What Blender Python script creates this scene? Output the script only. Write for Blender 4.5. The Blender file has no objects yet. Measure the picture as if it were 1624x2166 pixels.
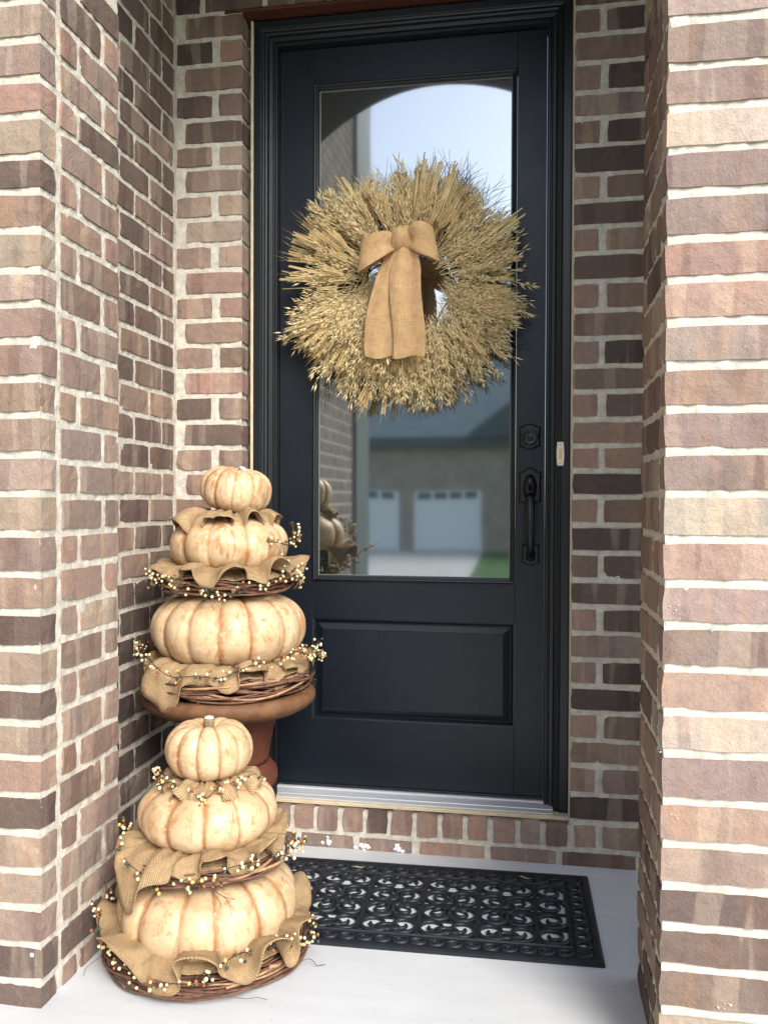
import bpy, bmesh, math, random
from mathutils import Vector, Matrix, noise
rnd = random.Random(11)
PI = math.pi
S = bpy.context.scene
C = S.collection

# ------------------------------------------------------------------ camera, sky, sun, exposure
cam_d = bpy.data.cameras.new("camera")
cam = bpy.data.objects.new("camera", cam_d)
C.objects.link(cam)
YAW, PITCH, ROLL = 0.172, 0.01357, 0.00384
cam.matrix_world = (Matrix.Translation((0, 0, 1.085)) @ Matrix.Rotation(YAW, 4, 'Z')
                    @ Matrix.Rotation(PI / 2 - PITCH, 4, 'X') @ Matrix.Rotation(ROLL, 4, 'Z'))
cam_d.sensor_fit = 'HORIZONTAL'
cam_d.sensor_width = 36
cam_d.lens = 36 * 1825 / 1624
cam_d.clip_start = 0.02
cam_d.clip_end = 600
S.camera = cam

SUN_ELEV, SUN_AZ = math.radians(38), math.radians(34)   # azimuth measured from -Y towards +X
w = bpy.data.worlds.new("World")
S.world = w
w.use_nodes = True
wn = w.node_tree
wn.nodes.clear()
sky = wn.nodes.new('ShaderNodeTexSky')
sky.sky_type = 'NISHITA'
sky.sun_disc = False
sky.sun_elevation = SUN_ELEV
sky.sun_rotation = PI - SUN_AZ
sky.air_density = 1.0
sky.dust_density = 1.6
sky.ozone_density = 1.0
hs = wn.nodes.new('ShaderNodeHueSaturation')
hs.inputs['Saturation'].default_value = 0.72
bg = wn.nodes.new('ShaderNodeBackground')
bg.inputs['Strength'].default_value = 0.115
wo = wn.nodes.new('ShaderNodeOutputWorld')
wn.links.new(sky.outputs[0], hs.inputs['Color'])
wn.links.new(hs.outputs[0], bg.inputs['Color'])
wn.links.new(bg.outputs[0], wo.inputs['Surface'])

sun_d = bpy.data.lights.new("sun", 'SUN')
sun_d.energy = 1.45
sun_d.angle = math.radians(28)
sun_d.color = (1.0, 0.965, 0.91)
sun = bpy.data.objects.new("sun", sun_d)
C.objects.link(sun)
sdir = Vector((math.sin(SUN_AZ) * math.cos(SUN_ELEV), -math.cos(SUN_AZ) * math.cos(SUN_ELEV), math.sin(SUN_ELEV)))
sun.rotation_euler = (-sdir).to_track_quat('-Z', 'Y').to_euler()

S.view_settings.view_transform = 'Standard'
S.view_settings.look = 'None'
S.view_settings.gamma = 1.0
S.view_settings.use_curve_mapping = False
S.view_settings.exposure = 1.50
S.render.engine = 'CYCLES'
S.cycles.use_denoising = True
S.cycles.max_bounces = 8
S.cycles.diffuse_bounces = 5
S.cycles.sample_clamp_indirect = 8

# ------------------------------------------------------------------ materials
def new_mat(name):
    m = bpy.data.materials.new(name)
    m.use_nodes = True
    nt = m.node_tree
    b = nt.nodes['Principled BSDF']
    return m, nt, b

def node(nt, t, **kw):
    n = nt.nodes.new(t)
    for k, v in kw.items():
        if k in ('operation', 'blend_type', 'data_type', 'noise_dimensions', 'attribute_name', 'feature'):
            setattr(n, k, v)
        else:
            n.inputs[k].default_value = v
    return n

def mixc(nt, fac, a, b, mode='MIX'):
    n = nt.nodes.new('ShaderNodeMix')
    n.data_type = 'RGBA'
    n.blend_type = mode
    for sock, v in ((n.inputs[0], fac), (n.inputs[6], a), (n.inputs[7], b)):
        if hasattr(v, 'links'):
            nt.links.new(v, sock)
        elif isinstance(v, (int, float)):
            sock.default_value = v
        else:
            sock.default_value = (*v, 1) if len(v) == 3 else v
    return n.outputs[2]

def ramp(nt, src, p0, p1, c0=(0, 0, 0), c1=(1, 1, 1)):
    r = nt.nodes.new('ShaderNodeValToRGB')
    e = r.color_ramp.elements
    e[0].position, e[1].position = p0, p1
    e[0].color, e[1].color = (*c0, 1), (*c1, 1)
    nt.links.new(src, r.inputs[0])
    return r.outputs[0]

def coords(nt, scale=(1, 1, 1), rand=0.0, kind='Object'):
    tc = nt.nodes.new('ShaderNodeTexCoord')
    v = tc.outputs[kind]
    if rand:
        oi = nt.nodes.new('ShaderNodeObjectInfo')
        cb = nt.nodes.new('ShaderNodeCombineXYZ')
        for i, f in enumerate((rand, rand * 1.7, rand * 2.3)):
            mm = node(nt, 'ShaderNodeMath', operation='MULTIPLY')
            mm.inputs[1].default_value = f
            nt.links.new(oi.outputs['Random'], mm.inputs[0])
            nt.links.new(mm.outputs[0], cb.inputs[i])
        ad = node(nt, 'ShaderNodeVectorMath', operation='ADD')
        nt.links.new(v, ad.inputs[0]); nt.links.new(cb.outputs[0], ad.inputs[1])
        v = ad.outputs[0]
    mp = nt.nodes.new('ShaderNodeMapping')
    mp.inputs['Scale'].default_value = scale
    nt.links.new(v, mp.inputs['Vector'])
    return mp.outputs[0]

def tex_noise(nt, vec, scale, detail=3, rough=0.55, dist=0.0):
    n = nt.nodes.new('ShaderNodeTexNoise')
    n.inputs['Scale'].default_value = scale
    n.inputs['Detail'].default_value = detail
    n.inputs['Roughness'].default_value = rough
    n.inputs['Distortion'].default_value = dist
    nt.links.new(vec, n.inputs['Vector'])
    return n.outputs['Fac']

def bump(nt, b, h, strength, dist=0.002, prev=None):
    n = nt.nodes.new('ShaderNodeBump')
    n.inputs['Strength'].default_value = strength
    n.inputs['Distance'].default_value = dist
    nt.links.new(h, n.inputs['Height'])
    if prev is not None:
        nt.links.new(prev, n.inputs['Normal'])
    if b is not None:
        nt.links.new(n.outputs[0], b.inputs['Normal'])
    return n.outputs[0]

def spec(b, v):
    b.inputs['Specular IOR Level'].default_value = v

def mat_brick():
    m, nt, b = new_mat('brick_clay')
    oi = nt.nodes.new('ShaderNodeObjectInfo')
    v = coords(nt, (1, 1, 1), 37.0)
    vb = coords(nt, (1, 1, .22), 37.0)
    base = oi.outputs['Color']
    n1 = tex_noise(nt, vb, 17, 2, .5, .6)
    warm = mixc(nt, 1.0, base, (1.15, 1.05, .95), 'MULTIPLY')
    dark = mixc(nt, 1.0, base, (.74, .72, .75), 'MULTIPLY')
    c = mixc(nt, ramp(nt, n1, .50, .66), base, warm)
    n2 = tex_noise(nt, vb, 11, 3, .6, .3)
    c = mixc(nt, ramp(nt, n2, .56, .72), c, dark)
    vc = coords(nt, (1, 1, .10), 53.0)
    n7 = tex_noise(nt, vc, 15, 2, .5, .25)
    c = mixc(nt, ramp(nt, n7, .575, .615), c, mixc(nt, .30, mixc(nt, 1.0, c, (1.22, 1.20, 1.14), 'MULTIPLY'), (.36, .30, .24)))
    c = mixc(nt, ramp(nt, n7, .36, .40, (1, 1, 1), (0, 0, 0)), c, mixc(nt, 1.0, c, (.80, .76, .78), 'MULTIPLY'))
    n3 = tex_noise(nt, v, 60, 4, .65)
    c = mixc(nt, .50, c, mixc(nt, n3, (.40, .38, .37), (1.60, 1.60, 1.60)), 'MULTIPLY')
    n6 = tex_noise(nt, v, 430, 2, .6)
    c = mixc(nt, .35, c, mixc(nt, n6, (.35, .35, .35), (1.65, 1.65, 1.65)), 'MULTIPLY')
    n4 = tex_noise(nt, v, 210, 2, .5)
    c = mixc(nt, ramp(nt, n4, .72, .80), c, mixc(nt, .5, c, (.58, .52, .44)))
    c = mixc(nt, ramp(nt, n4, .22, .29, (1, 1, 1), (0, 0, 0)), c, mixc(nt, .7, c, (.03, .02, .018)))
    n5 = tex_noise(nt, v, 26, 3, .6)
    c = mixc(nt, ramp(nt, n5, .74, .84), c, mixc(nt, .3, c, (.55, .49, .41)))
    nt.links.new(c, b.inputs['Base Color'])
    b.inputs['Roughness'].default_value = .86
    spec(b, .3)
    p = bump(nt, None, n3, .6, .004)
    p = bump(nt, None, n6, .5, .0012, p)
    bump(nt, b, n4, .7, .002, p)
    return m

def mat_simple(name, col, rough=.6, sp=.5, nscale=0, namp=.2, bscale=0, bstr=.3, metal=0, bdist=.002, stretch=(1, 1, 1), rand=0, dark=None):
    m, nt, b = new_mat(name)
    b.inputs['Roughness'].default_value = rough
    b.inputs['Metallic'].default_value = metal
    spec(b, sp)
    v = coords(nt, stretch, rand)
    if nscale:
        n = tex_noise(nt, v, nscale, 5, .6)
        lo = tuple(x * (1 - namp) for x in col) if dark is None else dark
        hi = tuple(min(1, x * (1 + namp)) for x in col)
        c = mixc(nt, ramp(nt, n, .3, .7), lo, hi)
        nt.links.new(c, b.inputs['Base Color'])
    else:
        b.inputs['Base Color'].default_value = (*col, 1)
    if bscale:
        bump(nt, b, tex_noise(nt, v, bscale, 4, .6), bstr, bdist)
    return m

def mat_burlap(name, c0, c1, pitch, bstr=.8):
    m, nt, b = new_mat(name)
    uv = nt.nodes.new('ShaderNodeUVMap'); uv.uv_map = 'uv'
    sx = nt.nodes.new('ShaderNodeSeparateXYZ')
    dn = nt.nodes.new('ShaderNodeTexNoise'); dn.inputs['Scale'].default_value = 60
    nt.links.new(uv.outputs[0], dn.inputs['Vector'])
    dm = node(nt, 'ShaderNodeVectorMath', operation='SCALE'); dm.inputs['Scale'].default_value = pitch * .5
    nt.links.new(dn.outputs['Color'], dm.inputs[0])
    da = node(nt, 'ShaderNodeVectorMath', operation='ADD')
    nt.links.new(uv.outputs[0], da.inputs[0]); nt.links.new(dm.outputs[0], da.inputs[1])
    nt.links.new(da.outputs[0], sx.inputs[0])
    s = []
    for i in (0, 1):
        a = node(nt, 'ShaderNodeMath', operation='MULTIPLY'); a.inputs[1].default_value = 2 * PI / pitch
        nt.links.new(sx.outputs[i], a.inputs[0])
        q = node(nt, 'ShaderNodeMath', operation='SINE'); nt.links.new(a.outputs[0], q.inputs[0])
        s.append(q.outputs[0])
    pr = node(nt, 'ShaderNodeMath', operation='MULTIPLY')
    nt.links.new(s[0], pr.inputs[0]); nt.links.new(s[1], pr.inputs[1])
    mr = nt.nodes.new('ShaderNodeMapRange'); mr.inputs[1].default_value = -1; mr.inputs[2].default_value = 1
    nt.links.new(pr.outputs[0], mr.inputs[0])
    n1 = nt.nodes.new('ShaderNodeTexNoise'); n1.inputs['Scale'].default_value = 28; n1.inputs['Detail'].default_value = 4
    nt.links.new(uv.outputs[0], n1.inputs['Vector'])
    mp = nt.nodes.new('ShaderNodeMapping'); mp.inputs['Scale'].default_value = (30, 260, 1)
    nt.links.new(uv.outputs[0], mp.inputs['Vector'])
    n2 = nt.nodes.new('ShaderNodeTexNoise'); n2.inputs['Scale'].default_value = 1
    nt.links.new(mp.outputs[0], n2.inputs['Vector'])
    c = mixc(nt, ramp(nt, mr.outputs[0], .15, .75), c0, c1)
    c = mixc(nt, .5, c, mixc(nt, n1.outputs['Fac'], (.45, .43, .4), (1.5, 1.5, 1.5)), 'MULTIPLY')
    mp2 = nt.nodes.new('ShaderNodeMapping'); mp2.inputs['Scale'].default_value = (260, 30, 1)
    nt.links.new(uv.outputs[0], mp2.inputs['Vector'])
    n3 = nt.nodes.new('ShaderNodeTexNoise'); n3.inputs['Scale'].default_value = 1
    nt.links.new(mp2.outputs[0], n3.inputs['Vector'])
    for nn in (n2, n3):
        c = mixc(nt, .42, c, mixc(nt, nn.outputs['Fac'], (.4, .4, .4), (1.6, 1.6, 1.6)), 'MULTIPLY')
    nt.links.new(c, b.inputs['Base Color'])
    b.inputs['Roughness'].default_value = .95
    spec(b, .1)
    bump(nt, b, n2.outputs['Fac'], .5, .0012, bump(nt, None, mr.outputs[0], bstr, .0014))
    return m

def mat_pumpkin():
    m, nt, b = new_mat('antiqued_pumpkin_paint')
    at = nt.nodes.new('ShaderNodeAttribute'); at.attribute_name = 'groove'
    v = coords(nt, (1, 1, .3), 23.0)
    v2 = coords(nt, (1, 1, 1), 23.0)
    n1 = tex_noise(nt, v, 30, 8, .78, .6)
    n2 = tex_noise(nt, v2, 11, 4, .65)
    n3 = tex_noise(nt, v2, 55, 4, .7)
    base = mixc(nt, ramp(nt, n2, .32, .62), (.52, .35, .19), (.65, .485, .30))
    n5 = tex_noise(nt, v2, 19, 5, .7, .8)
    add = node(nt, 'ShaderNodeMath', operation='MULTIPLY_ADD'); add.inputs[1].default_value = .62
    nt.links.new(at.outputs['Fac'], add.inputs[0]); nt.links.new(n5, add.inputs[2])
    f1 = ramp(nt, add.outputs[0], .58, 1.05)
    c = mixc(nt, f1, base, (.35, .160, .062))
    f2 = ramp(nt, n1, .50, .60)
    f2m = node(nt, 'ShaderNodeMath', operation='MULTIPLY')
    nt.links.new(f2, f2m.inputs[0]); nt.links.new(ramp(nt, n5, .40, .54), f2m.inputs[1])
    c = mixc(nt, f2m.outputs[0], c, (.42, .215, .090))
    c = mixc(nt, ramp(nt, n3, .57, .66), c, mixc(nt, .45, c, (.40, .20, .085)))
    c = mixc(nt, ramp(nt, n3, .28, .40, (1, 1, 1), (0, 0, 0)), c, mixc(nt, .7, c, (.78, .64, .44)))
    nt.links.new(c, b.inputs['Base Color'])
    b.inputs['Roughness'].default_value = .42
    spec(b, .4)
    p = bump(nt, None, n1, .18, .004)
    bump(nt, b, n3, .12, .0015, p)
    return m

def mat_door(name='black_door_paint', sc=(300, 300, 18)):
    m, nt, b = new_mat(name)
    tc = coords(nt, sc)
    n1 = tex_noise(nt, tc, 1, 4, .6)
    v = coords(nt)
    n2 = tex_noise(nt, v, 6, 3, .6)
    c = mixc(nt, n2, (.0050, .0085, .0140), (.0085, .0130, .0200))
    nt.links.new(c, b.inputs['Base Color'])
    mr = nt.nodes.new('ShaderNodeMapRange'); mr.inputs[3].default_value = .30; mr.inputs[4].default_value = .44
    nt.links.new(n2, mr.inputs[0]); nt.links.new(mr.outputs[0], b.inputs['Roughness'])
    spec(b, .42)
    p = bump(nt, None, n1, .5, .0008)
    bump(nt, b, tex_noise(nt, v, 260, 3, .6), .35, .0008, p)
    return m

def mat_concrete():
    m, nt, b = new_mat('pale_concrete')
    v = coords(nt)
    vs = coords(nt, (3, 26, 3))
    n1, n2 = tex_noise(nt, v, 3.2, 5, .62), tex_noise(nt, vs, 1.0, 4, .6, .4)
    n3, n4 = tex_noise(nt, v, 170, 2, .5), tex_noise(nt, v, 33, 2, .5)
    c = mixc(nt, ramp(nt, n1, .30, .70), (.530, .545, .555), (.610, .622, .632))
    c = mixc(nt, .22, c, mixc(nt, n2, (.6, .6, .6), (1.4, 1.4, 1.4)), 'MULTIPLY')
    c = mixc(nt, ramp(nt, n3, .73, .78), c, (.24, .23, .21))
    c = mixc(nt, ramp(nt, n4, .74, .80), c, mixc(nt, .5, c, (.30, .28, .25)))
    nt.links.new(c, b.inputs['Base Color'])
    b.inputs['Roughness'].default_value = .72
    spec(b, .25)
    bump(nt, b, n2, .12, .002, bump(nt, None, n3, .2, .001))
    return m

M = {}
M['brick'] = mat_brick()
M['mortar'] = mat_simple('cream_mortar', (.59, .55, .47), .95, .1, 45, .22, 160, .7, bdist=.003)
M['concrete'] = mat_concrete()
M['door'] = mat_door()
M['door_h'] = mat_door('black_door_rail_paint', (18, 300, 300))
M['trim'] = mat_simple('black_trim_paint', (.010, .0125, .016), .34, .5, 0, 0, 40, .06)
M['lintel'] = mat_simple('red_oxide_steel', (.095, .030, .018), .6, .3, 30, .3)
M['caulk'] = mat_simple('cream_caulk', (.62, .53, .37), .7, .3, 25, .12, 60, .4)
M['metal_black'] = mat_simple('black_hardware', (.006, .006, .007), .33, .5, 30, .2, 90, .08)
M['hole'] = mat_simple('keyhole_dark', (.002, .002, .002), .9, .1)
M['almond'] = mat_simple('almond_plastic', (.90, .85, .72), .4, .4)
M['button'] = mat_simple('peach_button', (.80, .55, .36), .4, .4)
M['alu'] = mat_simple('brushed_aluminium', (.66, .68, .71), .42, .5, 90, .08, 0, 0, metal=.35, stretch=(.05, 1, 1))
M['rubber'] = mat_simple('black_rubber', (.013, .016, .022), .45, .4, 40, .3, 120, .2)
M['terracotta'] = mat_simple('terracotta', (.125, .038, .021), .75, .3, 22, .22, 80, .25, dark=(.085, .027, .017))
M['rimclay'] = mat_simple('weathered_terracotta_rim', (.165, .080, .036), .65, .3, 26, .3, 120, .3, dark=(.105, .050, .024))
M['plinth'] = mat_simple('navy_black_paint', (.012, .016, .024), .45, .4, 20, .2)
M['vine'] = mat_simple('grapevine', (.165, .082, .052), .7, .3, 60, .45, 200, .5, rand=13)
M['vinetan'] = mat_simple('tan_grapevine', (.40, .24, .13), .7, .3, 60, .4, 200, .5, rand=13)
M['stemwire'] = mat_simple('berry_wire_stem', (.085, .045, .028), .7, .3)
M['stem'] = mat_simple('grey_pumpkin_stem', (.25, .19, .12), .8, .2, 60, .4, 90, .6)
M['stemcut'] = mat_simple('pale_stem_cut', (.84, .76, .62), .7, .3, 60, .1)
M['pumpkin'] = mat_pumpkin()
M['burlap'] = mat_burlap('natural_burlap', (.215, .130, .064), (.54, .385, .220), .0058, 1.0)
M['bow'] = mat_burlap('tan_burlap_ribbon', (.46, .275, .13), (.70, .47, .255), .0048, .8)
for nm, col in (('cream', (.80, .68, .40)), ('mustard', (.72, .44, .14)), ('green', (.030, .075, .040)), ('rust', (.30, .10, .035)), ('dark', (.035, .024, .018))):
    M['berry_' + nm] = mat_simple(nm + '_berry', col, .32, .5)
M['straw'] = mat_simple('pale_oat_straw', (.95, .83, .52), .5, .5, 60, .03, rand=9, dark=(.90, .70, .36))
M['gold'] = mat_simple('golden_wheat', (.92, .76, .44), .55, .4, 30, .06, rand=9, dark=(.78, .56, .25))
M['cut'] = mat_simple('cut_straw_stem', (.92, .77, .45), .42, .5, 30, .06, rand=9, dark=(.80, .60, .26))
M['twig'] = mat_simple('dark_brown_twig', (.035, .022, .018), .8, .2)
M['white'] = mat_simple('white_paint_spatter', (.82, .82, .80), .7, .3)
M['teal'] = mat_simple('teal_paint_fleck', (.18, .38, .42), .6, .3)
M['ceiling'] = mat_simple('painted_shade_soffit', (.035, .028, .024), .8, .2)  # near-black colour paints in the shade of the unlit ceiling and arch
M['leaf'] = mat_simple('dry_straw_bit', (.52, .44, .30), .8, .2)
M['farbrick'] = mat_simple('far_house_brick', (.36, .31, .25), .9, .2, 3, .2)
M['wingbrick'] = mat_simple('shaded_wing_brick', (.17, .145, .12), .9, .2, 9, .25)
M['garage'] = mat_simple('white_garage_paint', (.86, .87, .86), .5, .3)
M['roof'] = mat_simple('grey_green_shingles', (.26, .31, .32), .9, .2, 2, .12)
M['fascia'] = mat_simple('slate_fascia', (.07, .09, .10), .6, .3)
M['lawn'] = mat_simple('lawn_grass', (.045, .12, .025), .9, .2, 3, .35)
M['drive'] = mat_simple('driveway_concrete', (.50, .49, .46), .85, .2, 1.5, .1)
M['bead'] = mat_simple('grey_glazing_bead', (.20, .21, .20), .4, .5)

for k in ('straw', 'gold', 'cut'):
    nt = M[k].node_tree
    b = nt.nodes['Principled BSDF']
    tr = nt.nodes.new('ShaderNodeBsdfTranslucent')
    nt.links.new(b.inputs['Base Color'].links[0].from_socket, tr.inputs['Color'])
    mx = nt.nodes.new('ShaderNodeMixShader'); mx.inputs[0].default_value = .10
    nt.links.new(b.outputs[0], mx.inputs[1]); nt.links.new(tr.outputs[0], mx.inputs[2])
    nt.links.new(mx.outputs[0], nt.nodes['Material Output'].inputs['Surface'])

mg, nt, b = new_mat('dark_reflective_glass')
b.inputs['Base Color'].default_value = (.010, .014, .014, 1)
b.inputs['Roughness'].default_value = .3
gl = nt.nodes.new('ShaderNodeBsdfGlossy')
gl.inputs['Color'].default_value = (.95, 1.0, 1.0, 1)
gl.inputs['Roughness'].default_value = .04
mx = nt.nodes.new('ShaderNodeMixShader')
mx.inputs[0].default_value = .47
nt.links.new(b.outputs[0], mx.inputs[1]); nt.links.new(gl.outputs[0], mx.inputs[2])
nt.links.new(mx.outputs[0], nt.nodes['Material Output'].inputs['Surface'])
gv = coords(nt)
nt.links.new(bump(nt, None, tex_noise(nt, gv, 2.2, 1, .4), .05, .02), gl.inputs['Normal'])
M['glass'] = mg

# ------------------------------------------------------------------ object helpers
def place(o, parent):
    C.objects.link(o)
    if parent is not None:
        o.parent = parent
    return o

def wpos(o):
    p = Vector((0, 0, 0))
    while o is not None:
        p += o.location
        o = o.parent
    return p

def thing(name, label, cat, loc, group=None):
    o = bpy.data.objects.new(name, None)
    o.empty_display_size = .05
    o.location = loc
    o['label'] = label
    o['category'] = cat
    if group:
        o['group'] = group
    C.objects.link(o)
    return o

def tag(o, label, cat, group=None, kind=None):
    o['label'] = label
    o['category'] = cat
    if group:
        o['group'] = group
    if kind:
        o['kind'] = kind
    return o

def mesh_obj(name, verts, faces, mat, parent=None, smooth=False, uvs=None, attr=None, origin=None, mats=None):
    """verts are WORLD coordinates; the object's origin goes to ORIGIN (its centre if None)."""
    me = bpy.data.meshes.new(name)
    if origin is None:
        n = len(verts)
        lo = [min(v[i] for v in verts) for i in range(3)]
        hi = [max(v[i] for v in verts) for i in range(3)]
        origin = ((lo[0] + hi[0]) / 2, (lo[1] + hi[1]) / 2, lo[2])
    ox, oy, oz = origin
    me.from_pydata([(v[0] - ox, v[1] - oy, v[2] - oz) for v in verts], [], faces)
    me.materials.append(M[mat])
    if mats:
        for x in mats[0]:
            me.materials.append(M[x])
        me.polygons.foreach_set('material_index', mats[1])
    if uvs:
        ul = me.uv_layers.new(name='uv')
        vi = [0] * len(me.loops)
        me.loops.foreach_get('vertex_index', vi)
        flat = []
        for i in vi:
            flat.extend(uvs[i])
        ul.data.foreach_set('uv', flat)
    if attr:
        a = me.attributes.new('groove', 'FLOAT', 'POINT')
        a.data.foreach_set('value', attr)
    if smooth:
        me.polygons.foreach_set('use_smooth', [True] * len(me.polygons))
    me.validate()
    me.update()
    o = bpy.data.objects.new(name, me)
    o.location = Vector(origin) - (wpos(parent) if parent is not None else Vector())
    return place(o, parent)

def recalc(o):
    bm = bmesh.new(); bm.from_mesh(o.data)
    bmesh.ops.recalc_face_normals(bm, faces=bm.faces)
    bm.to_mesh(o.data); bm.free()
    return o

def bevel(o, width, seg=2, angle=35):
    md = o.modifiers.new('bevel', 'BEVEL')
    md.width = width; md.segments = seg; md.limit_method = 'ANGLE'; md.angle_limit = math.radians(angle)
    return o

def box(name, x0, x1, y0, y1, z0, z1, mat, parent=None, bv=0, seg=2):
    v = [(x, y, z) for z in (z0, z1) for y in (y0, y1) for x in (x0, x1)]
    f = [(0, 2, 3, 1), (4, 5, 7, 6), (0, 1, 5, 4), (2, 6, 7, 3), (0, 4, 6, 2), (1, 3, 7, 5)]
    o = mesh_obj(name, v, f, mat, parent)
    if bv:
        bevel(o, bv, seg)
    return o

class MB:
    def __init__(s):
        s.v, s.f, s.m = [], [], []
    def tube(s, pts, rad, n=6, mi=0, caps=True):
        pts = [Vector(p) for p in pts]
        k = len(pts)
        if not isinstance(rad, (list, tuple)):
            rad = [rad] * k
        base = len(s.v)
        t0 = (pts[1] - pts[0]).normalized()
        up = Vector((0, 0, 1)) if abs(t0.z) < .9 else Vector((1, 0, 0))
        nrm = t0.cross(up).normalized()
        for i in range(k):
            t = (pts[min(i + 1, k - 1)] - pts[max(i - 1, 0)])
            t = t.normalized() if t.length > 1e-9 else t0
            nrm = (nrm - t * nrm.dot(t))
            nrm = nrm.normalized() if nrm.length > 1e-6 else t.orthogonal().normalized()
            bn = t.cross(nrm)
            for j in range(n):
                a = 2 * PI * j / n
                p = pts[i] + (nrm * math.cos(a) + bn * math.sin(a)) * rad[i]
                s.v.append(p)
        for i in range(k - 1):
            for j in range(n):
                a = base + i * n + j; b_ = base + i * n + (j + 1) % n
                s.f.append((a, b_, b_ + n, a + n)); s.m.append(mi)
        if caps:
            s.f.append(tuple(base + j for j in reversed(range(n)))); s.m.append(mi)
            s.f.append(tuple(base + (k - 1) * n + j for j in range(n))); s.m.append(mi)
    def spike(s, p, d, side, L, wdt, th, mi=0):
        """a thin lens-shaped grain: 4-sided bipyramid along d"""
        d = d.normalized(); side = (side - d * side.dot(d)).normalized(); up = d.cross(side)
        b = len(s.v)
        mid = p + d * L * .4
        s.v += [p, mid + side * wdt, mid + up * th, mid - side * wdt, mid - up * th, p + d * L]
        for i in range(4):
            s.f.append((b, b + 1 + (i + 1) % 4, b + 1 + i)); s.m.append(mi)
            s.f.append((b + 5, b + 1 + i, b + 1 + (i + 1) % 4)); s.m.append(mi)
    def box(s, x0, x1, y0, y1, z0, z1, mi=0):
        b = len(s.v)
        s.v += [(x, y, z) for z in (z0, z1) for y in (y0, y1) for x in (x0, x1)]
        for f in [(0, 2, 3, 1), (4, 5, 7, 6), (0, 1, 5, 4), (2, 6, 7, 3), (0, 4, 6, 2), (1, 3, 7, 5)]:
            s.f.append(tuple(b + i for i in f)); s.m.append(mi)
    def build(s, name, mat, parent=None, smooth=True, extra=None, origin=None):
        return mesh_obj(name, s.v, s.f, mat, parent, smooth, origin=origin, mats=(extra, s.m) if extra else None)

def lathe(name, prof, centre, mat, parent=None, n=48, wob=0, smooth=True):
    v, f = [], []
    cx, cy = centre[0], centre[1]
    for (r, z) in prof:
        for j in range(n):
            a = 2 * PI * j / n
            rr = r * (1 + wob * noise.noise(Vector((math.cos(a) * 1.5, math.sin(a) * 1.5, z * 9))))
            v.append((cx + rr * math.cos(a), cy + rr * math.sin(a), z))
    for i in range(len(prof) - 1):
        for j in range(n):
            a, b_ = i * n + j, i * n + (j + 1) % n
            f.append((a, b_, b_ + n, a + n))
    f.append(tuple(reversed(range(n))))
    f.append(tuple((len(prof) - 1) * n + j for j in range(n)))
    return mesh_obj(name, v, f, mat, parent, smooth)

def sweep_frame(name, x0, x1, z0, z1, prof, mat, parent, sides='LTRB'):
    """a moulding of profile [(inset, y)] swept with mitred corners round a rectangle in the XZ plane"""
    rings = []
    if sides == 'LTR':
        for (i, y) in prof:
            rings.append([(x0 + i, y, z0), (x0 + i, y, z1 - i), (x1 - i, y, z1 - i), (x1 - i, y, z0)])
        closed = False
    else:
        for (i, y) in prof:
            rings.append([(x0 + i, y, z0 + i), (x0 + i, y, z1 - i), (x1 - i, y, z1 - i), (x1 - i, y, z0 + i)])
        closed = True
    v = [p for r in rings for p in r]
    f = []
    for k in range(len(rings) - 1):
        for j in range(4 if closed else 3):
            a = k * 4 + j; b_ = k * 4 + (j + 1) % 4
            f.append((a, a + 4, b_ + 4, b_))
    if not closed:
        f.append(tuple(k * 4 for k in range(len(rings))))
        f.append(tuple(k * 4 + 3 for k in reversed(range(len(rings)))))
    return mesh_obj(name, v, f, mat, parent)

# ------------------------------------------------------------------ bricks and mortar
H = .08
Z0 = 1.093
FLOOR = 0.0
OFF = {'A': (12, [-2, -4, 0, -6, 1, -1, -4, 5, 6, 7, 9, 6, 4, -2, -7, -9, -7, -11, -5, 0, 0, 0, -2, 0, 1, -1, 8]),
       'B': (11, [-2, -6, -3, 1, 2, -2, 3, 4, 4, 4, 5, 6, 3, 0, 1, 1, -1, 2, -7, -6, -6, -3, 1, -1]),
       'C': (19, [8, 8, 6, 0, -4, -4, 2, 0, 2, 2, 0, 0, 3, 3, 4, 2, -1, -1, -1]),
       'D': (16, [-2, -8, -3, -4, -8, -5, -2, 1, -1, -7, -8, -10, -5, -7, -4, 0, 5, 1, -1, -3, -1, 1, 3, 3, 5, 3, 7, 1, 0, -2]),
       'E': (14, [1, -4, -5, -5, 2, -5, -4, 5, 6, 2, 4, -4, -2, -4, -3, -4, 3, -2, 1, 6, 7, 5, 9, 4, 1, -7, 1])}

def level(tab, k):
    off = 0
    if tab in OFF:
        i0, a = OFF[tab]
        i = i0 - k
        if 0 <= i < len(a):
            off = a[i] * .001
    return Z0 + H * k + off

KMIN = -14
BR_CACHE = {}

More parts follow.
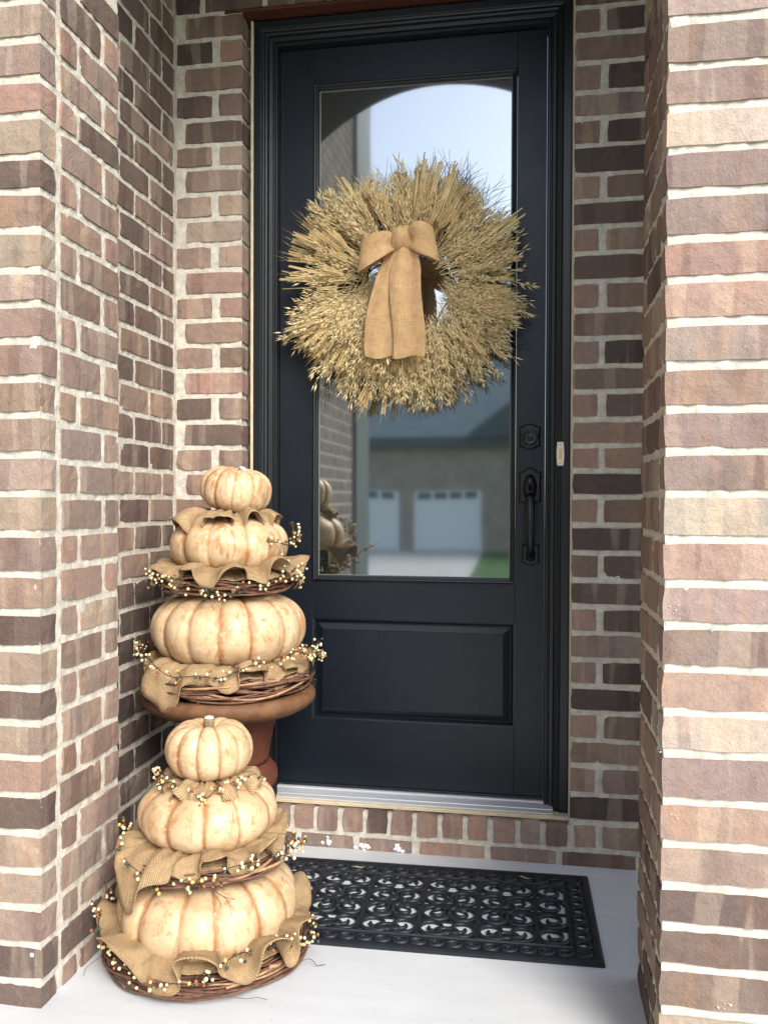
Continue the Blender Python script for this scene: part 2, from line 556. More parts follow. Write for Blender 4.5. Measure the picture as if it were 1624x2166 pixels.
def brick_mesh(sx, sy, sz):
    key = (max(1, round(sx / .02)), max(1, round(sy / .02)), max(1, round(sz / .02)), rnd.randrange(5))
    if key in BR_CACHE:
        return BR_CACHE[key], (key[0] * .02, key[1] * .02, key[2] * .02)
    nx, ny, nz = key[0] * .02, key[1] * .02, key[2] * .02
    gx = max(1, min(6, round(nx / .033))); gy = max(1, min(6, round(ny / .033))); gz = 2
    idx, vs, fs = {}, [], []
    def vid(i, j, k):
        t = (i, j, k)
        if t in idx:
            return idx[t]
        p = [(i / gx - .5) * nx, (j / gy - .5) * ny, (k / gz - .5) * nz]
        on = [i in (0, gx), j in (0, gy), k in (0, gz)]
        cnt = sum(on)
        for a in range(3):
            sgn = 1 if p[a] > 0 else -1
            if on[a]:
                if cnt == 1:
                    p[a] += rnd.uniform(-.0006, .0008)
                elif cnt == 2:
                    p[a] -= sgn * abs(rnd.gauss(.0011, .0010))
                else:
                    p[a] -= sgn * abs(rnd.gauss(.0022, .0013))
            elif cnt:
                p[a] += rnd.uniform(-.004, .004)
        idx[t] = len(vs)
        vs.append(p)
        return idx[t]
    for (a, b_, c, na, nb, nc) in ((0, 1, 2, gx, gy, gz), (1, 2, 0, gy, gz, gx), (2, 0, 1, gz, gx, gy)):
        for side in (0, nc):
            for i in range(na):
                for j in range(nb):
                    q = []
                    for (di, dj) in ((0, 0), (1, 0), (1, 1), (0, 1)):
                        t = [0, 0, 0]
                        t[a], t[b_], t[c] = i + di, j + dj, side
                        q.append(vid(*t))
                    fs.append(tuple(q) if side else tuple(reversed(q)))
    me = bpy.data.meshes.new('brick')
    me.from_pydata(vs, [], fs)
    me.materials.append(M['brick'])
    me.update()
    BR_CACHE[key] = me
    return me, (nx, ny, nz)

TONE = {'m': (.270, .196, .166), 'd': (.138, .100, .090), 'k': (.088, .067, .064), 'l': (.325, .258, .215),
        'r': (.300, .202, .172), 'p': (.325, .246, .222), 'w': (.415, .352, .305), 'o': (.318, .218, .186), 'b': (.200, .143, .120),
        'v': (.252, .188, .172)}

def brick(parent, x0, x1, y0, y1, z0, z1, tone, tilt=.0025):
    me, nom = brick_mesh(x1 - x0, y1 - y0, z1 - z0)
    o = bpy.data.objects.new('brick', me)
    o.location = Vector(((x0 + x1) / 2, (y0 + y1) / 2, (z0 + z1) / 2)) - parent.location
    o.scale = ((x1 - x0) / nom[0], (y1 - y0) / nom[1], (z1 - z0) / nom[2])
    o.rotation_euler = (rnd.gauss(0, tilt), rnd.gauss(0, tilt), rnd.gauss(0, tilt))
    t = TONE[tone]
    f = rnd.uniform(.92, 1.08)
    o.color = (t[0] * f * rnd.uniform(.97, 1.03), t[1] * f * rnd.uniform(.98, 1.02), t[2] * .94 * f * rnd.uniform(.97, 1.03), 1)
    return place(o, parent)

def pick(s):
    return s[rnd.randrange(len(s))]

def mortar_sheet(parent, axis, face, sgn, u0, u1, z0, z1, step=.0095, rec=.0052, amp=.0034):
    """jittered mortar skin. axis 'y': plane y=face seen from -y (sgn -1); axis 'x': plane x=face, outward sgn"""
    nu = max(2, int((u1 - u0) / step)); nz = max(2, int((z1 - z0) / step))
    v, f = [], []
    for k in range(nz + 1):
        z = z0 + (z1 - z0) * k / nz
        for i in range(nu + 1):
            u = u0 + (u1 - u0) * i / nu
            h = noise.noise(Vector((u * 55, z * 55, face * 31 + (3 if axis == 'x' else 0)))) + .5 * noise.noise(Vector((u * 140, z * 140, 7 + face * 11)))
            d = rec - amp * h + rnd.uniform(-.0007, .0007)
            d = max(d, .0027)
            if axis == 'y':
                v.append((u, face + d, z))
            else:
                v.append((face - sgn * d, u, z))
    for k in range(nz):
        for i in range(nu):
            a = k * (nu + 1) + i
            q = (a, a + 1, a + nu + 2, a + nu + 1)
            f.append(q if (axis == 'y' or sgn > 0) else tuple(reversed(q)))
    o = mesh_obj('mortar', v, f, 'mortar', parent, smooth=True)
    o['kind'] = 'stuff'
    return o

ZT = 3.0
Y_PF, Y_PB, Y_W = 1.668, 2.017, 2.609
XL, XR, XS = -1.0235, .2365, -1.133
JT = .0072   # half joint

def rows(tab, kmin, kmax):
    for j in range(kmin, kmax):
        z0, z1 = level(tab, j) + JT + rnd.uniform(-.0012, .0012), level(tab, j + 1) - JT + rnd.uniform(-.0012, .0012)
        yield j, z0, z1

def jit(a=.003):
    return rnd.uniform(-a, a)

# left pillar ---------------------------------------------------------
pl = thing('brick_pillar', 'tan and mauve brick pillar beside the stacked pumpkins, filling the left edge', 'pillar', (-1.2, 1.84, 0), 'brick pillars framing the porch')
box('mortar_core', -1.62, XL - .011, Y_PF + .011, Y_PB, FLOOR - .05, ZT, 'mortar', pl)
mortar_sheet(pl, 'y', Y_PF, -1, -1.30, XL - .004, 0, 2.35)
mortar_sheet(pl, 'x', XL, 1, Y_PF + .004, Y_PB, 0, 2.35)
LT = dict(zip(range(14, -15, -1), 'lmlvrldmlpmmmmpl' 'mmdmdlrdmlmdd'))
for j, z0, z1 in rows('A', KMIN, 15):
    t = LT.get(j, 'm')
    brick(pl, XL - .232, XL + jit(.0012), Y_PF + jit(.0006), Y_PF + .0645 + jit(), z0, z1, t)
    brick(pl, XL - .60, XL - .247, Y_PF + jit(.0006), Y_PF + .09, z0, z1, pick('mlpv'))
for j, z0, z1 in rows('E', KMIN, 15):
    a, b_ = Y_PF, Y_PB
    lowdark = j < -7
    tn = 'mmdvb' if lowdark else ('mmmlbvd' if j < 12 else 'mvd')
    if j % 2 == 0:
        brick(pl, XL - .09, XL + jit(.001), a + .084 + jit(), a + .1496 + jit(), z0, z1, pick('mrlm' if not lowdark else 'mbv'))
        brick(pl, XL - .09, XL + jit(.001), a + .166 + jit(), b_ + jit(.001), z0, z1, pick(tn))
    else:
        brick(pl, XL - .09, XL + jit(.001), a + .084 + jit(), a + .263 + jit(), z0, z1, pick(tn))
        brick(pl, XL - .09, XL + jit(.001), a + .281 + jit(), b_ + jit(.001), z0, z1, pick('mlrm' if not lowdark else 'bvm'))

# right pillar --------------------------------------------------------
pr = thing('brick_pillar', 'pinkish brick pillar with thick white joints, filling the right edge beside the doormat', 'pillar', (.5, 1.84, 0), 'brick pillars framing the porch')
box('mortar_core', XR + .011, 1.3, Y_PF + .011, Y_PB, FLOOR - .05, ZT, 'mortar', pr)
mortar_sheet(pr, 'y', Y_PF, -1, XR + .004, .52, 0, 2.35)
mortar_sheet(pr, 'x', XR, -1, Y_PF + .004, Y_PB, 0, 2.35)
RT = dict(zip(range(12, -16, -1), 'ppvvwvvropmvvwopvowvomddblr' 'r'))
for j, z0, z1 in rows('B', KMIN, 15):
    t = RT.get(j, 'p')
    brick(pr, XR + jit(.0012), XR + .237, Y_PF + jit(.0006), Y_PF + .0645 + jit(), z0, z1, t)
    brick(pr, XR + .252, XR + .5, Y_PF + jit(.0006), Y_PF + .09, z0, z1, pick('mlpv'))
for j, z0, z1 in rows('B', KMIN, 15):
    a, b_ = Y_PF, Y_PB
    if j % 2 == 0:
        brick(pr, XR + jit(.001), XR + .09, a + .084 + jit(), a + .1496 + jit(), z0, z1, pick('mbl'))
        brick(pr, XR + jit(.001), XR + .09, a + .166 + jit(), b_ + jit(.001), z0, z1, pick('bdm'))
    else:
        brick(pr, XR + jit(.001), XR + .09, a + .084 + jit(), a + .263 + jit(), z0, z1, pick('bdm'))
        brick(pr, XR + jit(.001), XR + .09, a + .281 + jit(), b_ + jit(.001), z0, z1, pick('mbl'))

# left side wall of the recess ----------------------------------------
sw = thing('brick_side_wall', 'shaded dark brown brick wall between the pillar and the door, behind the tall pumpkin urn', 'wall', (-1.2, 2.3, 0))
box('mortar_core', -1.5, XS - .011, Y_PB + .002, Y_W + .3, FLOOR - .05, ZT, 'mortar', sw)
mortar_sheet(sw, 'x', XS, 1, Y_PB + .002, Y_W, 0, 2.7)
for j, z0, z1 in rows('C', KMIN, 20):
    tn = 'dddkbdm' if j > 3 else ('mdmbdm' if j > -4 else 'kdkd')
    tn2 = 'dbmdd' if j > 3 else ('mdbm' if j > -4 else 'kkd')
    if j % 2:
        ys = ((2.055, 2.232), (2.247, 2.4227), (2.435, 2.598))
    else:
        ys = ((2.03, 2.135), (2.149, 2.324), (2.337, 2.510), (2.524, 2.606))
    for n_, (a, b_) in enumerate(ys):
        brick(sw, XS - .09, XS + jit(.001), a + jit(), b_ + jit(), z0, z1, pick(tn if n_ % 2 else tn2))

# wall holding the door -----------------------------------------------
dw = thing('door_wall', 'brown brick wall around the black door with a rowlock sill course below it', 'wall', (-.39, 2.7, 0))
DX0, DX1 = -.9094, .1105
box('mortar_core', -1.5, DX0 - .011, Y_W + .011, Y_W + .3, -.05, ZT, 'mortar', dw)
box('mortar_core', DX1 + .011, .9, Y_W + .011, Y_W + .3, -.05, ZT, 'mortar', dw)
box('mortar_core', DX0 - .0105, DX1 + .0105, Y_W + .011, Y_W + .3, 2.632, ZT, 'mortar', dw)
box('mortar_core', DX0 - .0105, DX1 + .0105, Y_W + .011, Y_W + .3, -.05, .118, 'mortar', dw)
mortar_sheet(dw, 'y', Y_W, -1, XS, DX0 - .002, 0, 2.7)
mortar_sheet(dw, 'x', DX0 - .002, 1, Y_W + .004, Y_W + .07, .12, 2.64)
mortar_sheet(dw, 'y', Y_W, -1, DX1 + .002, .42, 0, 2.7)
mortar_sheet(dw, 'y', Y_W, -1, DX0 - .002, DX1 + .002, 0, .118)
mortar_sheet(dw, 'y', Y_W, -1, DX0 - .01, DX1 + .01, 2.632, 2.75)
CT = {17: 'kr', 15: 'db', 13: 'bl', 11: 'ml', 9: 'mp', 7: 'mr', 5: 'mb', 3: 'dm', 1: 'mb', 18: 'b', 16: 'b', 14: 'd', 12: 'v', 10: 'l', 8: 'r', 6: 'm', 4: 'r', 2: 'd', 0: 'r'}
for j, z0, z1 in rows('C', KMIN, 19):
    t = CT.get(j)
    if j % 2:
        t = t or pick('dkb') + pick('bmr')
        brick(dw, XS + .004, -1.0105 + jit(), Y_W + jit(.001), Y_W + .09, z0, z1, t[0])
        brick(dw, -.986 + jit(), DX0, Y_W + jit(.001), Y_W + .085, z0, z1, t[1])
    else:
        brick(dw, -1.098 + jit(), DX0, Y_W + jit(.001), Y_W + .085, z0, z1, t or pick('dbm'))
DTS = {16: 'b', 14: 'v', 12: 'k', 10: 'd', 8: 'd', 6: 'b', 4: 'b', 2: 'm', 0: 'k', -2: 'k', -4: 'd', -6: 'm', -8: 'k', -10: 'm', -12: 'k', -14: 'm'}
DTH = {17: 'bk', 15: 'mk', 13: 'mk', 11: 'mb', 9: 'rm', 7: 'rb', 5: 'mk', 3: 'rd', 1: 'rm', -1: 'rb', -3: 'bd', -5: 'rd', -7: 'mk', -9: 'ob', -11: 'rm', -13: 'om'}
for j, z0, z1 in rows('D', -13, 19):
    if j % 2 and j > -13:
        t = DTH.get(j, 'mb')
        brick(dw, DX1 + jit(.001), .1855 + jit(), Y_W + jit(.001), Y_W + .09, z0, z1, t[0])
        brick(dw, .2035 + jit(), .345, Y_W + jit(.001), Y_W + .09, z0, z1, t[1])
    elif j > -13:
        brick(dw, DX1 + jit(.001), .318 + jit(.006), Y_W + jit(.001), Y_W + .09, z0, z1, DTS.get(j, 'd'))
# bottom courses: stretchers half sunk in the slab, rowlock sill under the door
zs0, zs1 = -.03, .040
x = -.905
for n_, (a, b_, t) in enumerate(((-.90, -.73, 'd'), (-.715, -.545, 'v'), (-.528, -.362, 'v'), (-.340, -.140, 'm'), (-.124, .072, 'v'), (.088, .303, 'b'))):
    brick(dw, a, b_, Y_W + jit(.001), Y_W + .09, zs0, zs1 + jit(.002), t)
brick(dw, DX1 + .012, .186, Y_W, Y_W + .09, zs1 + .015, .124, 'o')
brick(dw, .205, .345, Y_W, Y_W + .09, zs1 + .015, .122, 'm')
x = .104
for n_ in range(13):
    t = 'bmroomrdomrmm'[n_]
    brick(dw, x - .064 + jit(.002), x + jit(.002), Y_W - .003 + jit(.002), Y_W + .085, zs1 + .014, .126 + jit(.003), t, .008)
    x -= .0775
# courses above the lintel
for j in (19, 20):
    z0, z1 = level('N', j) + JT + .006, level('N', j + 1) - JT + .006
    x = -1.09 if j % 2 else -1.19
    if j % 2:
        brick(dw, XS + .002, -1.05, Y_W, Y_W + .09, z0, z1, 'k')
        x = -1.035
    while x < .35:
        brick(dw, max(x, XS + .002), x + .19, Y_W + jit(.001), Y_W + .09, z0, z1, pick('dbk'))
        x += .205
box('lintel', DX0 - .06, DX1 + .03, Y_W + .003, Y_W + .15, 2.6165, 2.6255, 'lintel', dw)
# white paint spatter on the lowest course, mortar crumbs on the right pillar
for (px, pz) in ((-.628, .006), (-.515, .004), (-.402, .004)):
    mb = MB()
    for q in range(9):
        a = rnd.uniform(0, 2 * PI); rr = abs(rnd.gauss(0, .010))
        c = Vector((px + rr * math.cos(a), Y_W - .002, pz + .010 + rr * .8 * math.sin(a)))
        s_ = rnd.uniform(.003, .010)
        mb.spike(c - Vector((s_, 0, 0)), Vector((1, 0, rnd.uniform(-.8, .8))), Vector((0, 0, 1)), 2 * s_, s_ * .9, .003)
    mb.build('paint_splash', 'white', dw, smooth=False)
for (px, pz, s0) in ((.258, .885, .0045), (.350, .12 + .035, .007), (.243, .618, .005), (.262, .50, .003), (.36, .64, .003)):
    mb = MB()
    for q in range(6):
        c = Vector((px + rnd.gauss(0, s0), Y_PF - .002, pz + rnd.gauss(0, s0)))
        s_ = rnd.uniform(.12, .45) * s0
        mb.spike(c - Vector((s_, 0, 0)), Vector((1, 0, rnd.uniform(-.8, .8))), Vector((0, 0, 1)), 2 * s_, s_ * .9, .002)
    mb.build('mortar_crumb', 'white', pr, smooth=False)
mb = MB()
mb.spike(Vector((.3185, Y_PF + .001, .846)), Vector((1, 0, 0)), Vector((0, 0, 1)), .011, .004, .003)
mb.build('paint_fleck', 'teal', pr, smooth=True)

# arch over the opening, ceiling of the recess
ar = thing('brick_arch', 'shallow brick arch over the porch opening, mirrored dark in the door glass', 'arch', (-.39, 1.84, 2.6))
v, f = [], []
AW = (XR - XL) / 2; AC = (XR + XL) / 2; rise = .30; spring = 2.60
rad = (AW * AW + rise * rise) / (2 * rise)
n = 28
low = []
for i in range(n + 1):
    xx = XL + (XR - XL) * i / n
    low.append((xx, spring - (rad - rise) + math.sqrt(max(0, rad * rad - (xx - AC) ** 2)) ))
pts = [(-1.62, 3.001)] + [(XL, 3.001)] + [(p[0], p[1]) for p in low] + [(XR, 3.001), (1.3, 3.001), (1.3, 4.4), (-1.62, 4.4)]
pts = [(-1.62, 3.001), (XL - .0, 3.001)] + [(p[0], p[1]) for p in low] + [(XR, 3.001), (1.3, 3.001), (1.3, 4.4), (-1.62, 4.4)]
v = [(p[0], Y_PF, p[1]) for p in pts] + [(p[0], Y_PB, p[1]) for p in pts]
N_ = len(pts)
f = [tuple(range(N_)), tuple(reversed(range(N_, 2 * N_)))] + [(i, i + N_, (i + 1) % N_ + N_, (i + 1) % N_) for i in range(N_)]
recalc(mesh_obj('arch_body', v, f, 'ceiling', ar))  # brick arch, its shade put into the dark colour
cl = box('ceiling', -1.5, .9, Y_PB + .001, Y_W + .3, 3.0, 3.1, 'ceiling')
cl['kind'] = 'structure'

# brick side wing left of the opening, seen only mirrored in the glass
wg = thing('house_wing', 'shaded brick side wing of the house mirrored beside the sky in the door glass', 'wall', (-1.5, .3, 0))
mb = MB()
for j in range(0, 54):
    z = .02 + j * .08
    y = 1.66 - (0.1 if j % 2 else 0)
    while y > -.55:
        mb.box(-1.36, -1.27, max(y - .19, -.55), y, z, z + .066)
        y -= .205
o = mb.build('brick_courses', 'wingbrick', wg, smooth=False)
o['kind'] = 'stuff'
box('mortar_core', -1.8, -1.275, -.55, 1.66, -.3, 4.36, 'mortar', wg)
box('corner_board', -1.62, -1.245, -1.03, -.551, -.3, 4.4, 'fascia', wg)

# ------------------------------------------------------------------ ground
fl = box('floor', -3.0, 2.6, -1.7, 2.9, -.12, 0, 'concrete')
fl['kind'] = 'structure'
def sheet(name, pts, mat):
    o = mesh_obj(name, pts, [tuple(range(len(pts)))], mat)
    o['kind'] = 'structure'
    return o
lw = mesh_obj('lawn', [(-150, 40, -.20), (150, 40, -.20), (150, -3, -.20), (-150, -3, -.20), (150, -27, -.86), (-150, -27, -.86), (150, -260, -.9), (-150, -260, -.9)],
              [(0, 3, 2, 1), (3, 5, 4, 2), (5, 7, 6, 4)], 'lawn')
lw['kind'] = 'structure'
dv = mesh_obj('driveway', [(-7.5, -1.75, -.16), (-.2, -1.75, -.16), (-.9, -3, -.19), (-7.5, -3, -.19), (-1.9, -27.4, -.85), (-7.5, -27.4, -.85)],
              [(0, 3, 2, 1), (3, 5, 4, 2)], 'drive')
dv['kind'] = 'structure'

# ------------------------------------------------------------------ house across the street (mirrored in the glass)
nh = thing('neighbour_house', 'house with white garage doors across the drive, mirrored low in the door glass', 'house', (-4, -30, -.86))
YH = -27.6
box('wall', -16, 7, YH - 9, YH, -.86, 3.1, 'farbrick', nh)
for (a, b_) in ((-7.9, -5.15), (-4.55, -1.95)):
    g = box('garage_door', a, b_, YH - .02, YH + .05, -.86, 1.45, 'garage', nh)
    for q in range(4):
        wx = a + .12 + q * (b_ - a - .16) / 4
        box('window', wx, wx + .5, YH + .051, YH + .065, 1.12, 1.40, 'fascia', g)
    for q in range(0, 3):
        box('door_panel', a + .15, b_ - .15, YH + .051, YH + .07, -.86 + q * .56 + .06, -.86 + q * .56 + .50, 'garage', g)
box('fascia', -16.4, 7.4, YH - .1, YH + .5, 3.1, 3.5, 'fascia', nh)
rf = mesh_obj('roof', [(-16.5, YH + .55, 3.5), (7.5, YH + .55, 3.5), (7.5, YH - 4.5, 8.2), (-16.5, YH - 4.5, 8.2), (-16.5, YH - 9.5, 3.5), (7.5, YH - 9.5, 3.5)],
              [(0, 1, 2, 3), (3, 2, 5, 4), (0, 3, 4), (1, 5, 2)], 'roof', nh)
mesh_obj('gable', [(-2.6, YH + .8, 3.45), (6.5, YH + .8, 3.45), (1.6, YH + .8, 6.6), (-2.6, YH - 4, 3.45), (6.5, YH - 4, 3.45), (1.6, YH - 4, 6.6)],
         [(0, 1, 2), (0, 2, 5, 3), (1, 4, 5, 2)], 'fascia', nh)

# ------------------------------------------------------------------ the door
YF, YS = 2.662, 2.712
fd = thing('front_door', 'black wooden front door with a tall glass pane and one raised panel', 'door', (-.39, YS, .13))
prof = [(-.001, YF + .06), (0, YF), (.003, YF - .005), (.026, YF - .005), (.029, YF), (.033, YF + .003), (.040, YF + .001), (.045, YF + .004), (.0475, YF + .016),
        (.058, YF + .018), (.0595, YF + .027), (.0635, YF + .027), (.0645, YF + .021), (.071, YF + .021), (.0735, YF + .034), (.0735, YS + .05)]
o = sweep_frame('door_frame', -.89, .107, .128, 2.6105, prof, 'trim', fd, 'LTR')
bevel(o, .0012, 2, 25)
box('caulk_bead', -.8985, -.8895, YF - .006, YF + .05, .13, 2.613, 'caulk', fd, .003)
box('caulk_bead', .1065, .1135, YF - .040, YF + .05, .11, 2.613, 'caulk', fd, .002)
SX0, SX1, SZ0, SZ1 = -.8155, .0325 + .0005, .166, 2.535
SX1 = .0325
GX0, GX1, GZ0, GZ1 = -.704, -.0575, .826, 2.418
PZ0, PZ1 = .377, .702
T = .045
def slab(name, x0, x1, z0, z1):
    return box(name, x0, x1, YS, YS + T, z0, z1, 'door_h' if name == 'rail' else 'door', fd, .0009, 2)
slab('stile', SX0, GX0 - .0004, SZ0, SZ1)
slab('stile', GX1 + .0004, SX1, SZ0, SZ1)
slab('rail', GX0, GX1, GZ1, SZ1)
slab('rail', GX0, GX1, PZ1, GZ0)
slab('rail', GX0, GX1, SZ0, PZ0)
gp = [(0, YS + .002), (.0005, YS - .008), (.004, YS - .011), (.008, YS - .009), (.0105, YS - .004), (.013, YS - .003), (.0145, YS + .003), (.0165, YS + .016)]
o = sweep_frame('glass_moulding', GX0, GX1, GZ0, GZ1, gp, 'trim', fd)
bevel(o, .0008, 2, 25)
o = sweep_frame('glazing_bead', GX0 + .016, GX1 - .016, GZ0 + .016, GZ1 - .016, [(0, YS + .008), (.0022, YS + .0075), (.003, YS + .016)], 'bead', fd)
o = box('glass_pane', GX0 + .014, GX1 - .014, YS + .0115, YS + .018, GZ0 + .014, GZ1 - .014, 'glass', fd)
pp = [(0, YS + .001), (.004, YS + .002), (.008, YS + .008), (.011, YS + .016), (.0135, YS + .016), (.0145, YS + .013), (.034, YS + .0015), (.0352, YS + .0028), (.037, YS + .0028)]
sweep_frame('panel_moulding', GX0, GX1, PZ0, PZ1, pp, 'door', fd)
box('panel', GX0 + .036, GX1 - .036, YS + .002, YS + .03, PZ0 + .036, PZ1 - .036, 'door', fd)
box('door_sweep', SX0, SX1, YS - .006, YS + .02, .1585, .1655, 'rubber', fd, .001)
# threshold
prof = [(2.636, .139), (2.636, .1425), (2.640, .1435), (2.655, .1460), (2.6556, .1475), (2.659, .148), (2.6596, .1468), (2.695, .1525), (2.6955, .156), (2.704, .157), (2.7045, .1555), (2.74, .1575), (2.74, .139)]
xa, xb = -.83, .062
v = [(xa, y, z) for (y, z) in prof] + [(xb, y, z) for (y, z) in prof]
n = len(prof)
f = [tuple(range(n)), tuple(reversed(range(n, 2 * n)))] + [(i, (i + 1) % n, (i + 1) % n + n, i + n) for i in range(n)]
recalc(mesh_obj('threshold', v, f, 'alu', fd))
box('sill_strip', -.8895, .1065, 2.624, 2.70, .127, .1388, 'caulk', fd, .002)

def plate_outline(wd, ht, n=12):
    hsd = ht / 2 * .80
    pts = [(-wd / 2, -hsd), (-wd / 2 + .0015, 0), (-wd / 2, hsd), (-wd * .40, hsd * .99), (-wd * .34, hsd)]
    for i in range(n + 1):
        a = PI - PI * i / n
        pts.append((math.cos(a) * wd * .30, hsd + math.sin(a) * (ht / 2 - hsd)))
    pts += [(wd * .34, hsd), (wd * .40, hsd * .99), (wd / 2, hsd), (wd / 2 - .0015, 0), (wd / 2, -hsd), (wd * .40, -hsd * .99), (wd * .34, -hsd)]
    for i in range(n + 1):
        a = -PI * i / n
        pts.append((math.cos(a) * wd * .30, -hsd + math.sin(a) * (ht / 2 - hsd)))
    pts += [(-wd * .34, -hsd), (-wd * .40, -hsd * .99)]
    return pts

def plate(name, cx, cz, wd, ht, parent):
    v, f = [], []
    out = plate_outline(wd, ht)
    n = len(out)
    lay = [(1.0, YS + .001), (1.0, YS - .003), (.93, YS - .0045), (.90, YS - .0075), (.85, YS - .0085)]
    for (s_, y) in lay:
        for (a, b_) in out:
            v.append((cx + a * s_, y, cz + b_ * (1 - (1 - s_) * wd / ht)))
    for k in range(len(lay) - 1):
        for i in range(n):
            f.append((k * n + i, k * n + (i + 1) % n, (k + 1) * n + (i + 1) % n, (k + 1) * n + i))
    f.append(tuple((len(lay) - 1) * n + i for i in range(n)))
    return recalc(mesh_obj(name, v, f, 'metal_black', parent))

def disc_y(name, cx, cz, prof, mat, parent, n=32, sx=1, sz=1):
    """lathe about an axis along -Y: prof = [(radius, y)]"""
    v, f = [], []
    for (r, y) in prof:
        for j in range(n):
            a = 2 * PI * j / n
            v.append((cx + r * sx * math.cos(a), y, cz + r * sz * math.sin(a)))
    for i in range(len(prof) - 1):
        for j in range(n):
            a, b_ = i * n + j, i * n + (j + 1) % n
            f.append((a, b_, b_ + n, a + n))
    f.append(tuple((len(prof) - 1) * n + j for j in range(n)))
    return mesh_obj(name, v, f, mat, parent, smooth=True)

db = plate('deadbolt', -.0135, 1.284, .064, .080, fd)
o = disc_y('cylinder', -.0125, 1.281, [(.0235, YS - .005), (.0235, YS - .014), (.0222, YS - .0175), (.0200, YS - .0175), (.0190, YS - .0155), (.0075, YS - .0150), (.0072, YS - .017), (.0055, YS - .0172)], 'metal_black', db)
bevel(o, .0006, 2, 30)
box('keyhole', -.0134, -.0116, YS - .0176, YS - .016, 1.2755, 1.2815, 'hole', db)
hp = plate('door_handle', -.0125, 1.128, .069, .120, fd)
disc_y('thumb_hood', -.0125, 1.1255, [(.0215, YS - .006), (.0212, YS - .014), (.0185, YS - .022), (.0135, YS - .028), (.006, YS - .031), (.0005, YS - .0315)], 'metal_black', hp, sx=.98, sz=1.95)
mb = MB()
v = []
f = []
for (yy, zz, hw) in ((YS - .030, 1.137, .008), (YS - .044, 1.141, .011), (YS - .052, 1.138, .011), (YS - .050, 1.1345, .010), (YS - .030, 1.1315, .008)):
    for sx in (-1, 1):
        v.append((-.0125 + sx * hw, yy, zz))
for k in range(4):
    f.append((k * 2, k * 2 + 1, k * 2 + 3, k * 2 + 2))
f += [(0, 2, 4, 6, 8), (9, 7, 5, 3, 1)]
recalc(mesh_obj('thumb_latch', v, f, 'metal_black', hp))
box('latch_slot', -.0165, -.0085, YS - .0318, YS - .028, 1.116, 1.131, 'hole', hp)
mb = MB()
pts, rr = [], []
for i in range(25):
    t = i / 24
    z = 1.100 - t * .190
    y = YS - .030 - .030 * math.sin(PI * min(1, t * 1.02)) ** .8 + (.018 * max(0, (t - .86) / .14) ** 1.5)
    pts.append((-.0125 + .003 * t, y, z))
    rr.append(.0135 - .0045 * t + .001 * math.sin(PI * t) if t < .9 else .0092 - .02 * (t - .9))
mb.tube(pts, rr, 14)
mb.build('grip', 'metal_black', hp)
lp = plate('lower_plate', -.0095, .921, .054, .074, hp)
disc_y('lower_boss', -.0095, .916, [(.0155, YS - .006), (.0150, YS - .012), (.012, YS - .018), (.005, YS - .021), (.0005, YS - .0212)], 'metal_black', hp, sz=1.3)

# doorbell on the frame
bl = thing('doorbell', 'narrow almond doorbell with a peach button on the black door frame', 'doorbell', (.0775, YF - .005, 1.227))
out = []
for i in range(9):
    t = i / 8
    out.append((-.0095 - .0022 * math.sin(PI * t), -.036 + .072 * t))
for i in range(9):
    t = 1 - i / 8
    out.append((.0095 + .0022 * math.sin(PI * t), -.036 + .072 * t))
v, f = [], []
for (s_, y) in ((1, YF - .004), (1, YF - .012), (.9, YF - .0155)):
    for (a, b_) in out:
        v.append((.0775 + a * s_, y, 1.227 + b_ * (1 - (1 - s_) * .4)))
n = len(out)
for k in range(2):
    for i in range(n):
        f.append((k * n + i, k * n + (i + 1) % n, (k + 1) * n + (i + 1) % n, (k + 1) * n + i))
f.append(tuple(2 * n + i for i in range(n)))
recalc(mesh_obj('cover', v, f, 'almond', bl))
box('button', .0735, .0815, YF - .018, YF - .0150, 1.211, 1.243, 'button', bl, .0015)
for zz in (1.227 - .028, 1.227 + .028):
    disc_y('screw', .0775, zz, [(.0016, YF - .015), (.0016, YF - .0163), (.0003, YF - .0165)], 'hole', bl, 8)

# ------------------------------------------------------------------ wheat wreath
WC = Vector((-.395, YS - .045, 1.742))
wr = thing('wheat_wreath', 'golden wheat and oat wreath with a tan burlap bow, hung on the door glass', 'wreath', WC)
def add_oat(mb, p0, ang, L, lift, rng, tone=0):
    d = Vector((math.cos(ang), math.sin(ang), lift)).normalized()
    pts = []
    droop = rng.uniform(-.25, .25)
    side = Vector((-d.y, d.x, 0))
    for i in range(5):
        t = i / 4
        pts.append(p0 + d * L * t + side * droop * L * .25 * t * t)
    mb.tube(pts, [.0011, .0011, .001, .0008, .0006], 3, tone, False)
    for i in range(rng.randint(18, 25)):
        t = rng.uniform(.30, 1.02)
        k = min(3, int(t * 4)); q = pts[k].lerp(pts[k + 1], min(1, t * 4 - k))
        sd = rng.uniform(-1, 1)
        dd = d * rng.uniform(.75, 1.2) + side * sd * .55 + Vector((0, 0, rng.uniform(-.35, .6)))
        mb.spike(q + side * sd * .005, dd, Vector((0, 0, 1)), rng.uniform(.018, .034), rng.uniform(.0020, .0034), .0018, tone)

